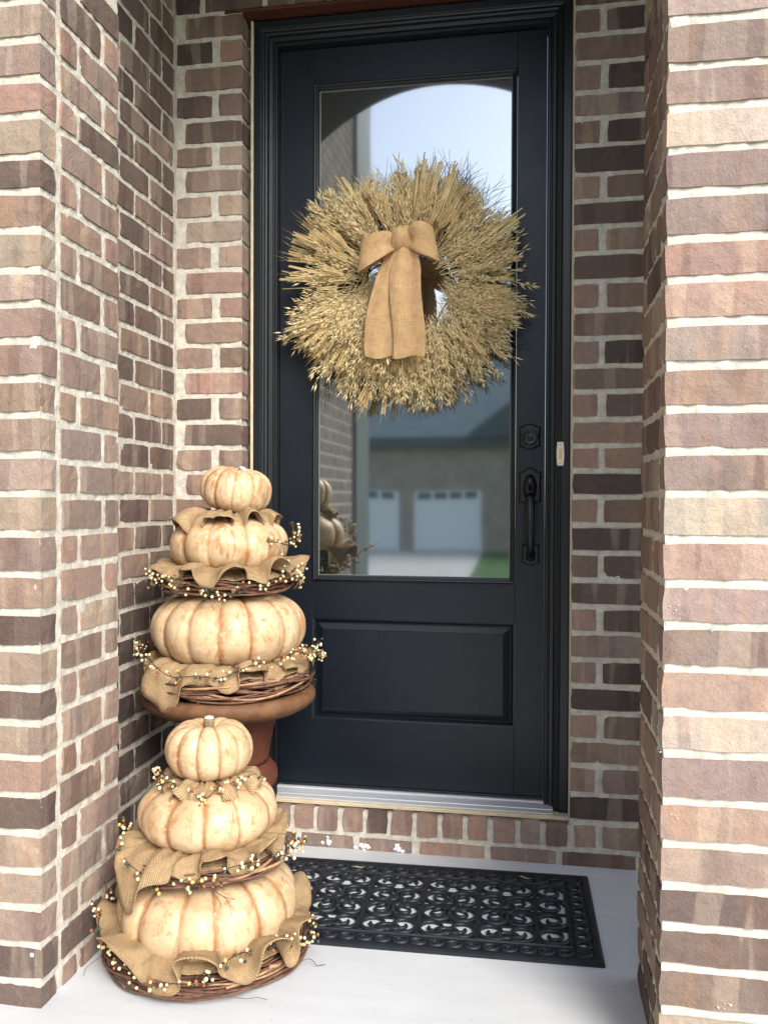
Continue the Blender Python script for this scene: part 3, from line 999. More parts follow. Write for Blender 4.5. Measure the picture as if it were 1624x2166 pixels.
def add_wheat(mb, p0, ang, L, lift, rng, tone=1):
    d = Vector((math.cos(ang), math.sin(ang), lift)).normalized()
    side = Vector((-d.y, d.x, 0))
    cur = rng.uniform(-.2, .2)
    def P(t):
        return p0 + d * L * t + side * cur * L * .3 * t * t
    mb.tube([P(0), P(.35), P(.7), P(1)], .0011, 3, tone, False)
    up = Vector((0, 0, 1))
    n = 10
    for i in range(n):
        t = .60 + .40 * i / n
        for sgn in (-1, 1):
            dd = d + side * sgn * .42 + up * rng.uniform(-.1, .4)
            mb.spike(P(t) + side * sgn * .0022, dd, up, .0135, .0027, .0024, tone)
        if i % 2:
            dd = d + side * rng.uniform(-.28, .28) + up * rng.uniform(-.1, .3)
            mb.spike(P(t), dd, up, rng.uniform(.05, .075), .00035, .00035, tone)

def add_cut(mb, p0, ang, L, lift, rng, tone=2):
    d = Vector((math.cos(ang), math.sin(ang), lift)).normalized()
    mb.tube([p0, p0 + d * L * .5, p0 + d * L], rng.uniform(.0015, .0023), 5, tone)

PRO = {'oat': [], 'wheat': [], 'cut': [], 'twig': []}
def proto(kind, seed):
    rng = random.Random(seed)
    mb = MB()
    if kind == 'twig':
        for q in range(9):
            a = rng.uniform(-.45, .45)
            L = rng.uniform(.10, .19)
            p0 = Vector((rng.uniform(0, .03), rng.uniform(-.03, .03), rng.uniform(-.008, .008)))
            d = Vector((math.cos(a), math.sin(a), rng.uniform(-.1, .1)))
            sd = Vector((-d.y, d.x, 0)) * rng.uniform(-.02, .02)
            mb.tube([p0, p0 + d * L * .5 + sd, p0 + d * L], [.0011, .0008, .0005], 3)
            for _ in range(2):
                a2 = a + rng.choice((-.7, .7)) * rng.uniform(.5, 1)
                t = rng.uniform(.35, .8)
                q0 = p0 + d * L * t + sd * (1 - abs(2 * t - 1))
                mb.tube([q0, q0 + Vector((math.cos(a2), math.sin(a2), 0)) * L * .35], [.0007, .0004], 3)
        names = ['twig']
    else:
        for q in range({'oat': 12, 'wheat': 8, 'cut': 9}[kind]):
            a = rng.uniform(-.30, .30) if kind != 'cut' else rng.uniform(-.05, .05)
            p0 = Vector((rng.uniform(-.015, .02), rng.uniform(-.028, .028), rng.uniform(-.012, .014)))
            if kind == 'cut':
                p0.y = rng.uniform(-.014, .014)
            L = rng.uniform(.13, .20) if kind != 'cut' else rng.uniform(.17, .20)
            fn = {'oat': add_oat, 'wheat': add_wheat, 'cut': add_cut}[kind]
            fn(mb, p0, a, L, rng.uniform(-.08, .16), rng, 0)
    me = bpy.data.meshes.new('straw_bunch')
    me.from_pydata([tuple(x) for x in mb.v], [], mb.f)
    me.materials.append(M[{'oat': 'straw', 'wheat': 'gold', 'cut': 'cut', 'twig': 'twig'}[kind]])
    me.polygons.foreach_set('use_smooth', [True] * len(me.polygons))
    me.update()
    return me
for kind, n in (('oat', 7), ('wheat', 4), ('cut', 3), ('twig', 4)):
    PRO[kind] = [proto(kind, 100 + i * 7 + len(kind)) for i in range(n)]

def put_bunch(kind, ax, az, ang, tilt, yoff, scale=1.0, roll=0, name=None):
    """base point (ax, az) relative to the wreath centre, direction ang in the XZ plane, tilt towards the viewer"""
    o = bpy.data.objects.new(name or {'oat': 'oat_bunch', 'wheat': 'wheat_bunch', 'cut': 'straw_bundle', 'twig': 'twig_spray'}[kind], PRO[kind][rnd.randrange(len(PRO[kind]))])
    dx, dz = math.cos(ang), math.sin(ang)
    X = Vector((dx * math.cos(tilt), -math.sin(tilt), dz * math.cos(tilt)))
    Zc = Vector((0, -1, 0)); Zc = (Zc - X * Zc.dot(X)).normalized()
    Y = Zc.cross(X)
    m = Matrix((X, Y, Zc)).transposed().to_4x4()
    o.matrix_local = Matrix.Translation((ax, yoff, az)) @ m @ Matrix.Rotation(roll, 4, 'X') @ Matrix.Scale(scale, 4)
    return place(o, wr)

def aim(th):
    """how the straw leans at angle th round the wreath: outwards, swirled and hanging"""
    dx, dz = math.cos(th), math.sin(th)
    if dz > .2:                       # upper half: radial
        return math.atan2(dz, dx)
    gx, gz = dx * .95, dz - (1.05 if dx < .3 else .55)      # lower and side straw droops
    return math.atan2(gz, gx)

# twig base
for q in range(26):
    mb = MB()
    a0 = rnd.uniform(0, 2 * PI); sp = rnd.uniform(2.5, 5.5)
    r0, ph = rnd.uniform(.150, .215), rnd.uniform(0, 6)
    pts = []
    for i in range(28):
        a = a0 + sp * i / 27
        rr_ = r0 + .022 * math.sin(3.1 * a + ph)
        pts.append(WC + Vector((rr_ * math.cos(a), .012 + .018 * math.sin(4.3 * a + ph * 2), rr_ * math.sin(a))))
    mb.tube(pts, .0026, 5)
    mb.build('vine', 'twig', wr)
for q in range(44):                    # dark wispy twigs, thickest at the upper right and the left
    th = rnd.choice((rnd.uniform(.2, 2.4), rnd.uniform(.2, 2.0), rnd.uniform(2.4, 4.2), rnd.uniform(-.8, .4)))
    rb = rnd.uniform(.17, .24)
    put_bunch('twig', rb * math.cos(th), rb * math.sin(th), th + rnd.uniform(-.3, .3), rnd.uniform(-.05, .1), .012, rnd.uniform(.85, 1.15))
for lay, (cnt, rb0, rb1, tl, yo, sc) in enumerate(((36, .16, .215, .06, .0, 1.0), (36, .12, .18, .16, -.016, .96), (32, .085, .135, .26, -.028, .86))):
    for q in range(cnt):
        th = 2 * PI * (q + rnd.uniform(-.35, .35)) / cnt + lay * .1
        rb = rnd.uniform(rb0, rb1)
        kind = 'oat'
        deg = math.degrees(th) % 360
        if 125 < deg < 180 and rnd.random() < .5:
            kind = 'wheat'
        elif 40 < deg < 95 and rnd.random() < .45:
            kind = 'wheat'
        elif rnd.random() < .14:
            kind = 'wheat'
        if lay == 2 and (deg > 250 or deg < 60):
            rb = max(rb, .125)
        put_bunch(kind, rb * math.cos(th) - .01, rb * math.sin(th), aim(th) + rnd.uniform(-.22, .22), tl + rnd.uniform(-.05, .08), yo, sc * rnd.uniform(.88, 1.06), rnd.uniform(-.4, .4))
for q in range(22):                    # heads hanging inside, left of and below the ribbon
    th = math.radians(rnd.uniform(140, 250))
    rb = rnd.uniform(.06, .105)
    put_bunch('oat', rb * math.cos(th) - .01, rb * math.sin(th), (math.radians(rnd.uniform(238, 262)) if math.cos(th) < .1 else th - .5), .16 + rnd.uniform(0, .1), -.030, rnd.uniform(.75, .95), rnd.uniform(-.4, .4))
for q in range(18):
    th = math.radians(rnd.uniform(178, 208) if q < 8 else rnd.uniform(-22, 16)); rb = rnd.uniform(.135, .2)
    put_bunch(rnd.choice(('oat', 'oat', 'wheat')), rb * math.cos(th), rb * math.sin(th), th + (rnd.uniform(.0, .5) if q < 8 else rnd.uniform(-.4, .2)), .14, -.02, rnd.uniform(.85, 1) if q < 8 else rnd.uniform(.72, .86), rnd.uniform(-.4, .4))
for (th, da, n_) in ((math.radians(172), .0, 2), (math.radians(157), .1, 1), (math.radians(204), -.1, 2), (math.radians(22), .25, 4), (math.radians(78), .0, 3), (math.radians(62), .15, 2), (math.radians(118), .1, 1)):
    for q in range(n_):
        t2 = th + rnd.uniform(-.06, .06)
        put_bunch('cut', .195 * math.cos(t2), .195 * math.sin(t2), t2 + da + rnd.uniform(-.08, .08), .10, -.03 - .006 * q, rnd.uniform(.92, 1.05))
# ribbon bow
def ribbon(name, path, mat, parent, thick=.0016, nw=8, uvs0=0, rip=None):
    """path: list of (centre, width vector (full), u); surface strip with ripples along -Y"""
    v, uv, f = [], [], []
    u = uvs0
    prev = None
    for i, (c, wv) in enumerate(path):
        c = Vector(c); wv = Vector(wv)
        if prev is not None:
            u += (c - prev).length
        prev = c
        for k in range(nw + 1):
            s_ = k / nw - .5
            p = c + wv * s_
            if rip:
                p = p + Vector(rip(i / (len(path) - 1), s_))
            v.append(p); uv.append((u, s_ * max(wv.length, .06)))
    for i in range(len(path) - 1):
        for k in range(nw):
            a = i * (nw + 1) + k
            f.append((a, a + 1, a + nw + 2, a + nw + 1))
    o = mesh_obj(name, v, f, mat, parent, True, uv)
    md = o.modifiers.new('thick', 'SOLIDIFY'); md.thickness = thick; md.offset = 0
    sb = o.modifiers.new('sub', 'SUBSURF'); sb.levels = sb.render_levels = 1
    return o

BC = Vector((-.391, YS - .165, 1.860))
bw = bpy.data.objects.new('bow', None)
bw.location = BC - WC
place(bw, wr)
def catmull(pts, n):
    out = []
    P = [Vector(p) for p in pts]
    P = [P[0] * 2 - P[1]] + P + [P[-1] * 2 - P[-2]]
    seg = len(P) - 3
    for i in range(n + 1):
        t = i / n * seg
        k = min(seg - 1, int(t)); t -= k
        a, b_, c, d = P[k:k + 4]
        out.append(.5 * ((2 * b_) + (c - a) * t + (2 * a - 5 * b_ + 4 * c - d) * t * t + (3 * b_ - a - 3 * c + d) * t ** 3))
    return out
def loop(name, pts, wid, tiltz):
    cp = catmull(pts, 26)
    wd = catmull([(w_, 0, 0) for w_ in wid], 26)
    path = []
    for i, c in enumerate(cp):
        t = i / 26
        path.append((BC + c, (tiltz[0] * wd[i].x, tiltz[1] * wd[i].x, wd[i].x)))
    ribbon(name, path, 'bow', bw, rip=lambda t, s_: (0, .010 * math.sin(s_ * 9 + 2) * (1 - math.sin(PI * min(1, max(0, t)))) , 0))
loop('loop', [(-.012, -.004, -.006), (-.05, -.040, -.022), (-.095, -.040, -.038), (-.126, -.014, -.046), (-.124, .016, -.042), (-.085, .030, -.026), (-.04, .022, -.01), (-.005, .006, -.002)],
     [.046, .086, .104, .106, .100, .082, .06, .045], (.08, .16))
loop('loop', [(.012, -.004, -.004), (.044, -.042, -.008), (.078, -.044, -.014), (.102, -.018, -.022), (.098, .016, -.018), (.062, .030, -.008), (.03, .02, -.002), (.005, .006, .0)],
     [.046, .090, .106, .104, .096, .08, .06, .045], (-.20, -.05))
# knot: a wrapped band
path = []
for i in range(17):
    a = PI * (.02 + .96 * i / 16)
    path.append((BC + Vector((0, .012 - .056 * math.sin(a), .042 * math.cos(a))), (.078 - .014 * math.sin(a) ** 2 + .0, 0, .008)))
ribbon('knot', path, 'bow', bw, .003, rip=lambda t, s_: (0, .030 * (abs(s_) * 2) ** 2.6 + .003 * math.sin(s_ * 20), 0))
# tails
for (x1, w1, ph, yo, zt) in ((-.070, .094, 0.4, .004, -.348), (.022, .098, 2.2, -.008, -.352)):
    path = []
    for i in range(27):
        t = i / 26
        xx = (-.010 if x1 < 0 else .012) + (x1 - (-.010 if x1 < 0 else .012)) * min(1, t * 1.15) ** .8
        ww = .056 + (w1 - .056) * min(1, t * 4.5) ** .8
        yy = -.012 + yo - .014 * math.sin(PI * t) + .01 * t
        path.append((BC + Vector((xx, yy, -.025 + (zt + .025) * t + .0)), (ww, 0, 0)))
    ribbon('tail', path, 'bow', bw, rip=(lambda ph: lambda t, s_: (.004 * math.sin(t * 7 + ph), -.008 * math.cos(s_ * 9 + ph * .7 + t * 1.2) * (1 - .6 * t), (-.006 * math.cos(s_ * 6 + ph) if t > .99 else 0)))(ph))

# ------------------------------------------------------------------ pumpkins and their trimmings
def pumpkin(label, c, z0, Rm, Ht, ribs, seed, stem=None, group='cream painted pumpkins', lean=(0, 0), depth=.070, dimple=.20):
    rng = random.Random(seed)
    t = thing('pumpkin', label, 'pumpkin', (c[0], c[1], z0), group)
    n, m = ribs * 12, 34
    off = [rng.uniform(-.16, .16) for _ in range(ribs)]
    amp = [rng.uniform(.75, 1.2) for _ in range(ribs)]
    v, f, at = [], [], []
    a0 = rng.uniform(0, 6)
    rotm = Matrix.Rotation(lean[0], 3, 'Y') @ Matrix.Rotation(lean[1], 3, 'X')
    for i in range(m + 1):
        ph = -PI / 2 + PI * i / m
        cr = max(0.0, math.cos(ph)) ** .66
        zz = math.copysign(abs(math.sin(ph)) ** .92, ph)
        for j in range(n):
            a = 2 * PI * j / n
            k = j / 12
            kk = int(k); fr = k - kk
            s1 = math.sin(PI * fr) ** .55
            g = (1 - s1) * (amp[kk] if fr < .5 else amp[(kk + 1) % ribs])
            aw = a + a0 + (off[kk] * (1 - fr) + off[(kk + 1) % ribs] * fr) * (2 * PI / ribs)
            lump = 1 + .02 * noise.noise(Vector((math.cos(aw) * 1.6, math.sin(aw) * 1.6, zz + seed)))
            env = min(1, cr * 1.6)
            r = Rm * cr * lump * (1 - depth * g * env)
            z = Ht / 2 * zz * (1 + .03 * noise.noise(Vector((math.cos(aw) * 2, math.sin(aw) * 2, seed * 1.3))))
            q = r / Rm
            z -= math.copysign(dimple * Ht * math.exp(-(q / .30) ** 2), zz) * (1 if zz > 0 else .5)
            z -= .03 * Ht * g * (1 if zz > 0 else 0) * env
            p = rotm @ Vector((r * math.cos(aw), r * math.sin(aw), z))
            v.append((c[0] + p.x, c[1] + p.y, z0 + Ht / 2 + p.z))
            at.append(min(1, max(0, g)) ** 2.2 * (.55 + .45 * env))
    for i in range(m):
        for j in range(n):
            a, b_ = i * n + j, i * n + (j + 1) % n
            f.append((a, b_, b_ + n, a + n))
    f.append(tuple(reversed(range(n)))); f.append(tuple(m * n + j for j in range(n)))
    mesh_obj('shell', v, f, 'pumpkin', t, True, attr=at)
    if stem:
        mb = MB()
        top = Vector((c[0], c[1], z0 + Ht / 2)) + rotm @ Vector((0, 0, Ht / 2 * (1 - 2 * dimple) - .006))
        d = rotm @ Vector((stem[0], stem[1], 1)).normalized()
        pts = [top + d * stem[2] * q for q in (0, .15, .4, .7, .96, 1.0)]
        mb.tube(pts, [.019, .0155, .0130, .0125, .0128, .0115], 9)
        mb.m[-1] = 1
        o = mb.build('stem', 'stem', t, True, ['stemcut'])
        # paler cut end
        e = disc = MB()
        e.tube([pts[-1] - d * .0015, pts[-1] + d * .0022], [.0118, .0095], 9)
        e.build('stem_end', 'stemcut', o, False)
    return t

def ruffle(label, c, z0, r0, width, folds, amp, droop, seed, lobes=(), group='burlap ruffles between the pumpkins', omega=.50, up=.0):
    rng = random.Random(seed)
    n, m = folds * 40, 12
    ph = [rng.uniform(0, 6) for _ in range(4)]
    v, f, uv = [], [], []
    acc, phs = 0, []
    def cn(a, fr, k):
        return noise.noise(Vector((math.cos(a) * fr, math.sin(a) * fr, seed * 1.37 + k)))
    wts = [1 + .9 * cn(2 * PI * i / n, 2.2, 0) for i in range(n)]
    tot = sum(wts)
    for i in range(n):
        phs.append(2 * PI * folds * acc / tot); acc += wts[i]
    for i in range(n + 1):
        a = 2 * PI * i / n
        F = phs[i % n] + ph[0]
        env = .95 + 1.0 * cn(a, 2.6, 5)
        B = omega * (1.0 + 1.3 * cn(a, 2.7, 7)) / folds
        wv = width * (1 + .40 * cn(a, 1.5, 9))
        dr, lz = droop, 0
        for (la, lw, lwid, ldr) in lobes:
            dd = (a - la + PI) % (2 * PI) - PI
            e = math.exp(-(dd / lw) ** 2)
            wv += lwid * e; dr += ldr * e
        roll = cn(a, 3.1, 13)
        for k in range(m + 1):
            s_ = k / m
            g = .06 + .94 * s_ ** 1.25
            curl = amp * env * g
            r = r0 + wv * (s_ - .12 * s_ * s_) * (.93 + .10 * math.sin(F))
            z = z0 + up * math.sin(PI * s_) + curl * (math.sin(F) + .14 * math.sin(2 * F + 4 * cn(a, 1.1, 17))) - dr * s_ ** 2.6
            # hem curling over on some folds
            z -= .020 * max(0, roll + .15) * max(0, s_ - .55) ** 2 * 8
            r -= .016 * max(0, roll + .15) * max(0, s_ - .6) ** 2 * 8
            ta = a - B * math.sin(2 * F) * (.45 + .55 * s_) + .35 * B * math.cos(F + ph[1])
            # gather pleats and soft crumple
            z += (.0075 * (1 - s_) + .0025) * noise.noise(Vector((math.cos(a) * 9, math.sin(a) * 9, seed + .6 * s_)))
            z += .0080 * noise.noise(Vector((math.cos(a) * 6 + s_ * 2, math.sin(a) * 6 - s_ * 2, seed + 21)))
            z += .0040 * noise.noise(Vector((math.cos(a) * 14 + s_ * 3, math.sin(a) * 14 - s_ * 3, seed + 27)))
            r += .0085 * noise.noise(Vector((math.cos(a) * 7, math.sin(a) * 7 + s_, seed + 31)))
            v.append((c[0] + r * math.cos(ta), c[1] + r * math.sin(ta), z))
            uv.append((a * (r0 + width) * 1.9, s_ * wv * 1.15))
    for i in range(n):
        for k in range(m):
            q = i * (m + 1) + k
            f.append((q, q + m + 1, q + m + 2, q + 1))
    # the gathered inner band that fills the gap below the pumpkin
    base = len(v)
    for i in range(n + 1):
        a = 2 * PI * i / n
        for k in range(5):
            s_ = k / 4
            nz = noise.noise(Vector((math.cos(a) * 8, math.sin(a) * 8, seed + 41 + s_ * 2)))
            r = r0 * .72 + (r0 * .28 + .55 * width) * s_ + .004 * nz
            v.append((c[0] + r * math.cos(a), c[1] + r * math.sin(a), z0 - .004 - .014 * s_ - .014 * s_ * s_ + .007 * nz))
            uv.append((a * (r0 + width) * 1.3, s_ * width))
    for i in range(n):
        for k in range(4):
            q = base + i * 5 + k
            f.append((q, q + 5, q + 6, q + 1))
    o = mesh_obj('burlap_ruffle', v, f, 'burlap', None, True, uv)
    md = o.modifiers.new('thick', 'SOLIDIFY'); md.thickness = .0024; md.offset = 0
    return tag(o, label, 'burlap', group)

def vine_ring(label, c, z0, Rr, tr, tz, n, seed, tan=.12, group='grapevine rings under the pumpkins'):
    rng = random.Random(seed)
    t = thing('vine_wreath', label, 'vine wreath', (c[0], c[1], z0), group)
    for q in range(n):
        mb = MB()
        a0 = rng.uniform(0, 2 * PI); sp = rng.uniform(1.6, 5.0)
        r_, f1, f2 = rng.uniform(-1, 1), rng.uniform(0, 6), rng.uniform(0, 6)
        k1, k2 = rng.uniform(1.5, 4), rng.uniform(1.5, 4)
        zz = rng.uniform(-1, 1)
        q_ = math.hypot(r_, zz)
        if q_ > 1:
            r_ /= q_; zz /= q_
        big = rng.random() < tan
        N_ = int(10 + sp * 9)
        pts = []
        for i in range(N_ + 1):
            a = a0 + sp * i / N_
            e = max(0, abs(i / N_ - .5) - .44) * 6 * rng.random()
            rr_ = Rr + tr * (.70 * r_ + .30 * math.sin(k1 * a + f1)) + .02 * e
            z = z0 + tz * (.70 * zz + .30 * math.sin(k2 * a + f2)) + .02 * e * rng.uniform(-1, 1)
            pts.append((c[0] + rr_ * math.cos(a), c[1] + rr_ * math.sin(a), max(z, .004)))
        rd = rng.uniform(.0018, .0040) * (1.35 if big else 1)
        mb.tube(pts, [rd * (1.15 - .5 * i / N_) for i in range(N_ + 1)], 5)
        mb.build('vine', 'vinetan' if big else 'vine', t)
    # curled wisps
    for q in range(7):
        mb = MB()
        a = rng.uniform(0, 2 * PI)
        p = Vector((c[0] + (Rr + tr) * math.cos(a), c[1] + (Rr + tr) * math.sin(a), z0 - tz * .3))
        d = Vector((-math.sin(a), math.cos(a), rng.uniform(-.2, .3))) * .8 + Vector((math.cos(a), math.sin(a), 0)) * rng.uniform(.1, .6)
        pts = []
        for i in range(9):
            pts.append((p.x, p.y, max(p.z, .003)))
            p = p + d.normalized() * .011
            d = d + Vector((rng.uniform(-.4, .4), rng.uniform(-.4, .4), rng.uniform(-.4, .3)))
        mb.tube(pts, .0008, 4)
        mb.build('tendril', 'vine', t)
    return t

def ico():
    bm = bmesh.new()
    bmesh.ops.create_icosphere(bm, subdivisions=2, radius=1)
    out = {}
    for k in ('cream', 'mustard', 'green', 'rust', 'dark'):
        me = bpy.data.meshes.new('berry')
        bm.to_mesh(me)
        me.materials.append(M['berry_' + k])
        me.polygons.foreach_set('use_smooth', [True] * len(me.polygons))
        out[k] = me
    bm.free()
    return out
BERRY = ico()

def garland(label, c, z0, Rr, n, seed, zamp=.018, arc=None, group='berry garlands on the pumpkin stacks', spread=.019, sprigs=(), outw=1.0):
    rng = random.Random(seed)
    t = thing('berry_garland', label, 'garland', (c[0], c[1], z0), group)
    mb = MB()
    a_lo, a_hi = arc or (0, 2 * PI)
    pts = []
    f1, f2 = rng.uniform(0, 6), rng.uniform(0, 6)
    def P(a):
        rr_ = Rr + .010 * math.sin(5 * a + f1)
        return Vector((c[0] + rr_ * math.cos(a), c[1] + rr_ * math.sin(a), z0 + zamp * math.sin(3 * a + f2) + .006 * math.sin(11 * a)))
    N_ = 70
    mb.tube([P(a_lo + (a_hi - a_lo) * i / N_) for i in range(N_ + 1)], .0013, 4)
    lst = []
    cl_ = max(4, int(n / 4.2))
    cents = [a_lo + (a_hi - a_lo) * (q + rng.uniform(0, 1)) / cl_ for q in range(cl_)]
    for q in range(n):
        a = cents[rng.randrange(cl_)] + rng.gauss(0, .045)
        o_ = Vector((math.cos(a) * rng.uniform(.0, 1.2) * outw, math.sin(a) * rng.uniform(.0, 1.2) * outw, rng.uniform(-.65, .95)))
        o_ += Vector((-math.sin(a), math.cos(a), 0)) * rng.uniform(-.9, .9)
        p0 = P(a); p1 = p0 + o_ * spread
        lst.append((p0, p1))
    for (a, outd, upd, nb) in sprigs:       # long sprays sticking out
        p0 = P(a)
        dirv = Vector((math.cos(a), math.sin(a), 0))
        pts = [p0 + dirv * outd * s_ + Vector((0, 0, upd * s_ ** 1.4)) for s_ in (0, .3, .6, 1)]
        mb.tube(pts, [.0012, .0011, .0009, .0007], 4)
        for q in range(nb):
            s_ = rng.uniform(.45, 1)
            pp = p0 + dirv * outd * s_ + Vector((0, 0, upd * s_ ** 1.4))
            lst.append((pp, pp + Vector((rng.uniform(-1, 1), rng.uniform(-1, 1), rng.uniform(-1, 1))) * .012))
    for (p0, p1) in lst:
        p1.z = max(p1.z, .006)
        mb.tube([p0, (p0 + p1) / 2 + Vector((rng.uniform(-.003, .003), 0, .003)), p1], .0008, 3)
        k = rng.choices(('cream', 'mustard', 'green', 'rust', 'dark'), (50, 13, 14, 14, 9))[0]
        b_ = bpy.data.objects.new('berry', BERRY[k])
        s_ = rng.uniform(.0030, .0046)
        b_.scale = (s_, s_, s_ * rng.uniform(.95, 1.1))
        b_.location = p1 - t.location
        place(b_, t)
    o = mb.build('wire_stems', 'stemwire', t)
    return t

# --- short stack on the floor
LC = (-.762, 1.955)
vine_ring('brown grapevine ring on the concrete floor under the lowest pumpkin', LC, .032, .205, .040, .029, 84, 51)
pumpkin('largest floor-stack pumpkin, resting in the bottom vine ring by the doormat', LC, .028, .212, .195, 13, 3)
ruffle('wide burlap ruffle spread round the base of the lowest floor pumpkin', LC, .100, .160, .118, 10, .034, .006, 161, lobes=((math.radians(-105), .30, .0, .040), (math.radians(-150), .30, .02, -.01), (math.radians(-25), .30, .02, -.01)))
garland('berry garland scattered on the vine ring lying on the concrete floor', LC, .078, .242, 190, 71, .030, sprigs=((PI + .25, .05, .05, 9), (PI + .05, .03, .06, 8)))
vine_ring('brown grapevine ring between the two larger pumpkins of the floor stack', LC, .243, .150, .038, .022, 60, 52)
pumpkin('middle pumpkin of the floor stack, smooth and flattened, above a big burlap fold', LC, .268, .164, .150, 11, 14, depth=.05)
ruffle('burlap ruffle with a large drooping fold under the middle floor-stack pumpkin', LC, .292, .112, .096, 9, .030, .004, 162, lobes=((math.radians(-120), .42, .062, .090),))
garland('berry garland round the vine ring below the middle floor-stack pumpkin', LC, .262, .192, 165, 72, .022, sprigs=((.2, .035, .03, 9), (PI + .3, .015, .04, 8)))
pumpkin('topmost pumpkin of the floor stack with a pale cut stem, before the terracotta urn', LC, .422, .104, .135, 12, 5, stem=(.02, -.05, .040))
ruffle('small crumpled burlap ruffle under the topmost pumpkin of the floor stack', LC, .430, .066, .062, 8, .020, .030, 63, lobes=((math.radians(-30), .3, .035, .035),))
garland('small berry garland on the burlap below the topmost floor-stack pumpkin', LC, .422, .106, 75, 73, .010, arc=(math.radians(-170), math.radians(10)), spread=.016)

# --- plinth, urn and tall stack
UC = (-.857, 2.355)
PZ = .262
pn = thing('plinth', 'dark navy round plinth under the terracotta urn, mostly hidden behind pumpkins', 'plinth', (UC[0], UC[1], 0))
lathe('plinth_body', [(.128, 0), (.134, .006), (.126, .03), (.122, PZ - .04)], UC, 'plinth', pn)
lathe('plinth_cap', [(.122, PZ - .0395), (.134, PZ - .034), (.138, PZ - .02), (.136, PZ - .004), (.128, PZ - .0005)], UC, 'plinth', pn)
ur = thing('urn', 'terracotta urn with a broad rounded rim, standing beside the door under pumpkins', 'urn', (UC[0], UC[1], PZ))
lathe('foot', [(.112, PZ), (.128, PZ + .004), (.136, PZ + .018), (.139, PZ + .034), (.135, PZ + .052), (.124, PZ + .068), (.116, PZ + .076)], UC, 'terracotta', ur, wob=.008)
lathe('body', [(.112, PZ + .0765), (.1135, PZ + .09), (.119, PZ + .13), (.127, PZ + .17), (.137, PZ + .198), (.150, PZ + .214), (.158, PZ + .219)], UC, 'terracotta', ur, wob=.008)
lathe('rim', [(.150, PZ + .2195), (.178, PZ + .222), (.208, PZ + .229), (.230, PZ + .240), (.243, PZ + .253), (.247, PZ + .264), (.245, PZ + .275), (.236, PZ + .284), (.222, PZ + .288), (.205, PZ + .286), (.195, PZ + .280)], UC, 'rimclay', ur, 64, wob=.010)
zr = PZ + .288
vine_ring('tangled grapevine ring lying on the rim of the terracotta urn', UC, zr + .038, .208, .040, .038, 80, 53, tan=.22)
pumpkin('largest tall-stack pumpkin, deeply ribbed, above the terracotta urn', UC, zr + .062, .219, .215, 14, 21)
ruffle('burlap ruffle hanging over the vine ring on the terracotta urn', UC, zr + .094, .180, .080, 10, .026, .018, 164, lobes=((math.radians(-122), .5, .035, .075),))
garland('thick berry garland round the largest tall-stack pumpkin above the urn rim', UC, zr + .096, .250, 250, 74, .024, sprigs=((.1, .012, .04, 8), (PI + .2, .012, .04, 8)))
vine_ring('dark grapevine ring between the two larger pumpkins of the tall stack', UC, zr + .304, .155, .046, .030, 76, 54, tan=.05)
pumpkin('middle pumpkin of the tall stack, wide and weathered, between two burlap ruffles', UC, zr + .325, .170, .165, 10, 8, depth=.07)
ruffle('curling burlap ruffle beneath the middle pumpkin of the tall stack', UC, zr + .354, .125, .106, 9, .032, .014, 165)
garland('berry garland with a long stray twig below the middle tall-stack pumpkin', UC, zr + .306, .202, 200, 75, .018, sprigs=((math.radians(-28), .10, .045, 7), (PI + .15, .025, -.01, 8)))
TC = (-.836, 2.352)
pumpkin('topmost pumpkin of the tall stack, dark stem leaning, beside the door frame', TC, zr + .498, .102, .132, 11, 31, stem=(.45, -.1, .032), lean=(.16, .05))
ruffle('burlap ruffle draped beneath the topmost pumpkin of the tall stack', UC, zr + .500, .070, .092, 7, .026, .030, 166, lobes=((math.radians(-135), .5, .012, .02),))
garland('short berry sprig trailing down the tall stack beside the door', (UC[0] + .01, UC[1]), zr + .45, .172, 24, 76, .040, arc=(math.radians(-35), math.radians(25)), sprigs=((math.radians(-12), .015, .06, 5), (math.radians(-20), .01, -.09, 6)), spread=.018)

# ------------------------------------------------------------------ rubber doormat
ML, MW = .885, .478
mt = thing('doormat', 'black openwork rubber doormat with scroll pattern, lying before the door', 'doormat', (-.2785, 2.274, 0))
mt.rotation_euler = (0, 0, math.radians(1.35))
def mat_part(name, mb, smooth=True):
    me = bpy.data.meshes.new(name)
    me.from_pydata([tuple(p) for p in mb.v], [], mb.f)
    me.materials.append(M['rubber'])
    if smooth:
        me.polygons.foreach_set('use_smooth', [True] * len(me.polygons))
    me.update()
    return me
def mat_obj(name, me, x=0, y=0, z=0, rot=0, sc=(1, 1, 1)):
    o = bpy.data.objects.new(name, me)
    o.location = (x, y, z); o.rotation_euler = (0, 0, rot); o.scale = sc
    return place(o, mt)
def rect_frame(hx, hy, wdt, z0, z1, ch=.004):
    mb = MB()
    ins = [(0, z0), (0, z1 - .003), (ch, z1), (wdt - ch, z1), (wdt, z1 - .003), (wdt, z0)]
    for (i, z) in ins:
        mb.v += [(-hx + i, -hy + i, z), (hx - i, -hy + i, z), (hx - i, hy - i, z), (-hx + i, hy - i, z)]
    for k in range(len(ins) - 1):
        for j in range(4):
            a = k * 4 + j; b_ = k * 4 + (j + 1) % 4
            mb.f.append((a, b_, b_ + 4, a + 4))
    return mb
mat_obj('border_frame', mat_part('border_frame', rect_frame(ML / 2, MW / 2, .021, .0005, .0115, .006), False))
mat_obj('inner_frame', mat_part('inner_frame', rect_frame(ML / 2 - .066, MW / 2 - .066, .010, .0005, .0105, .003), False))
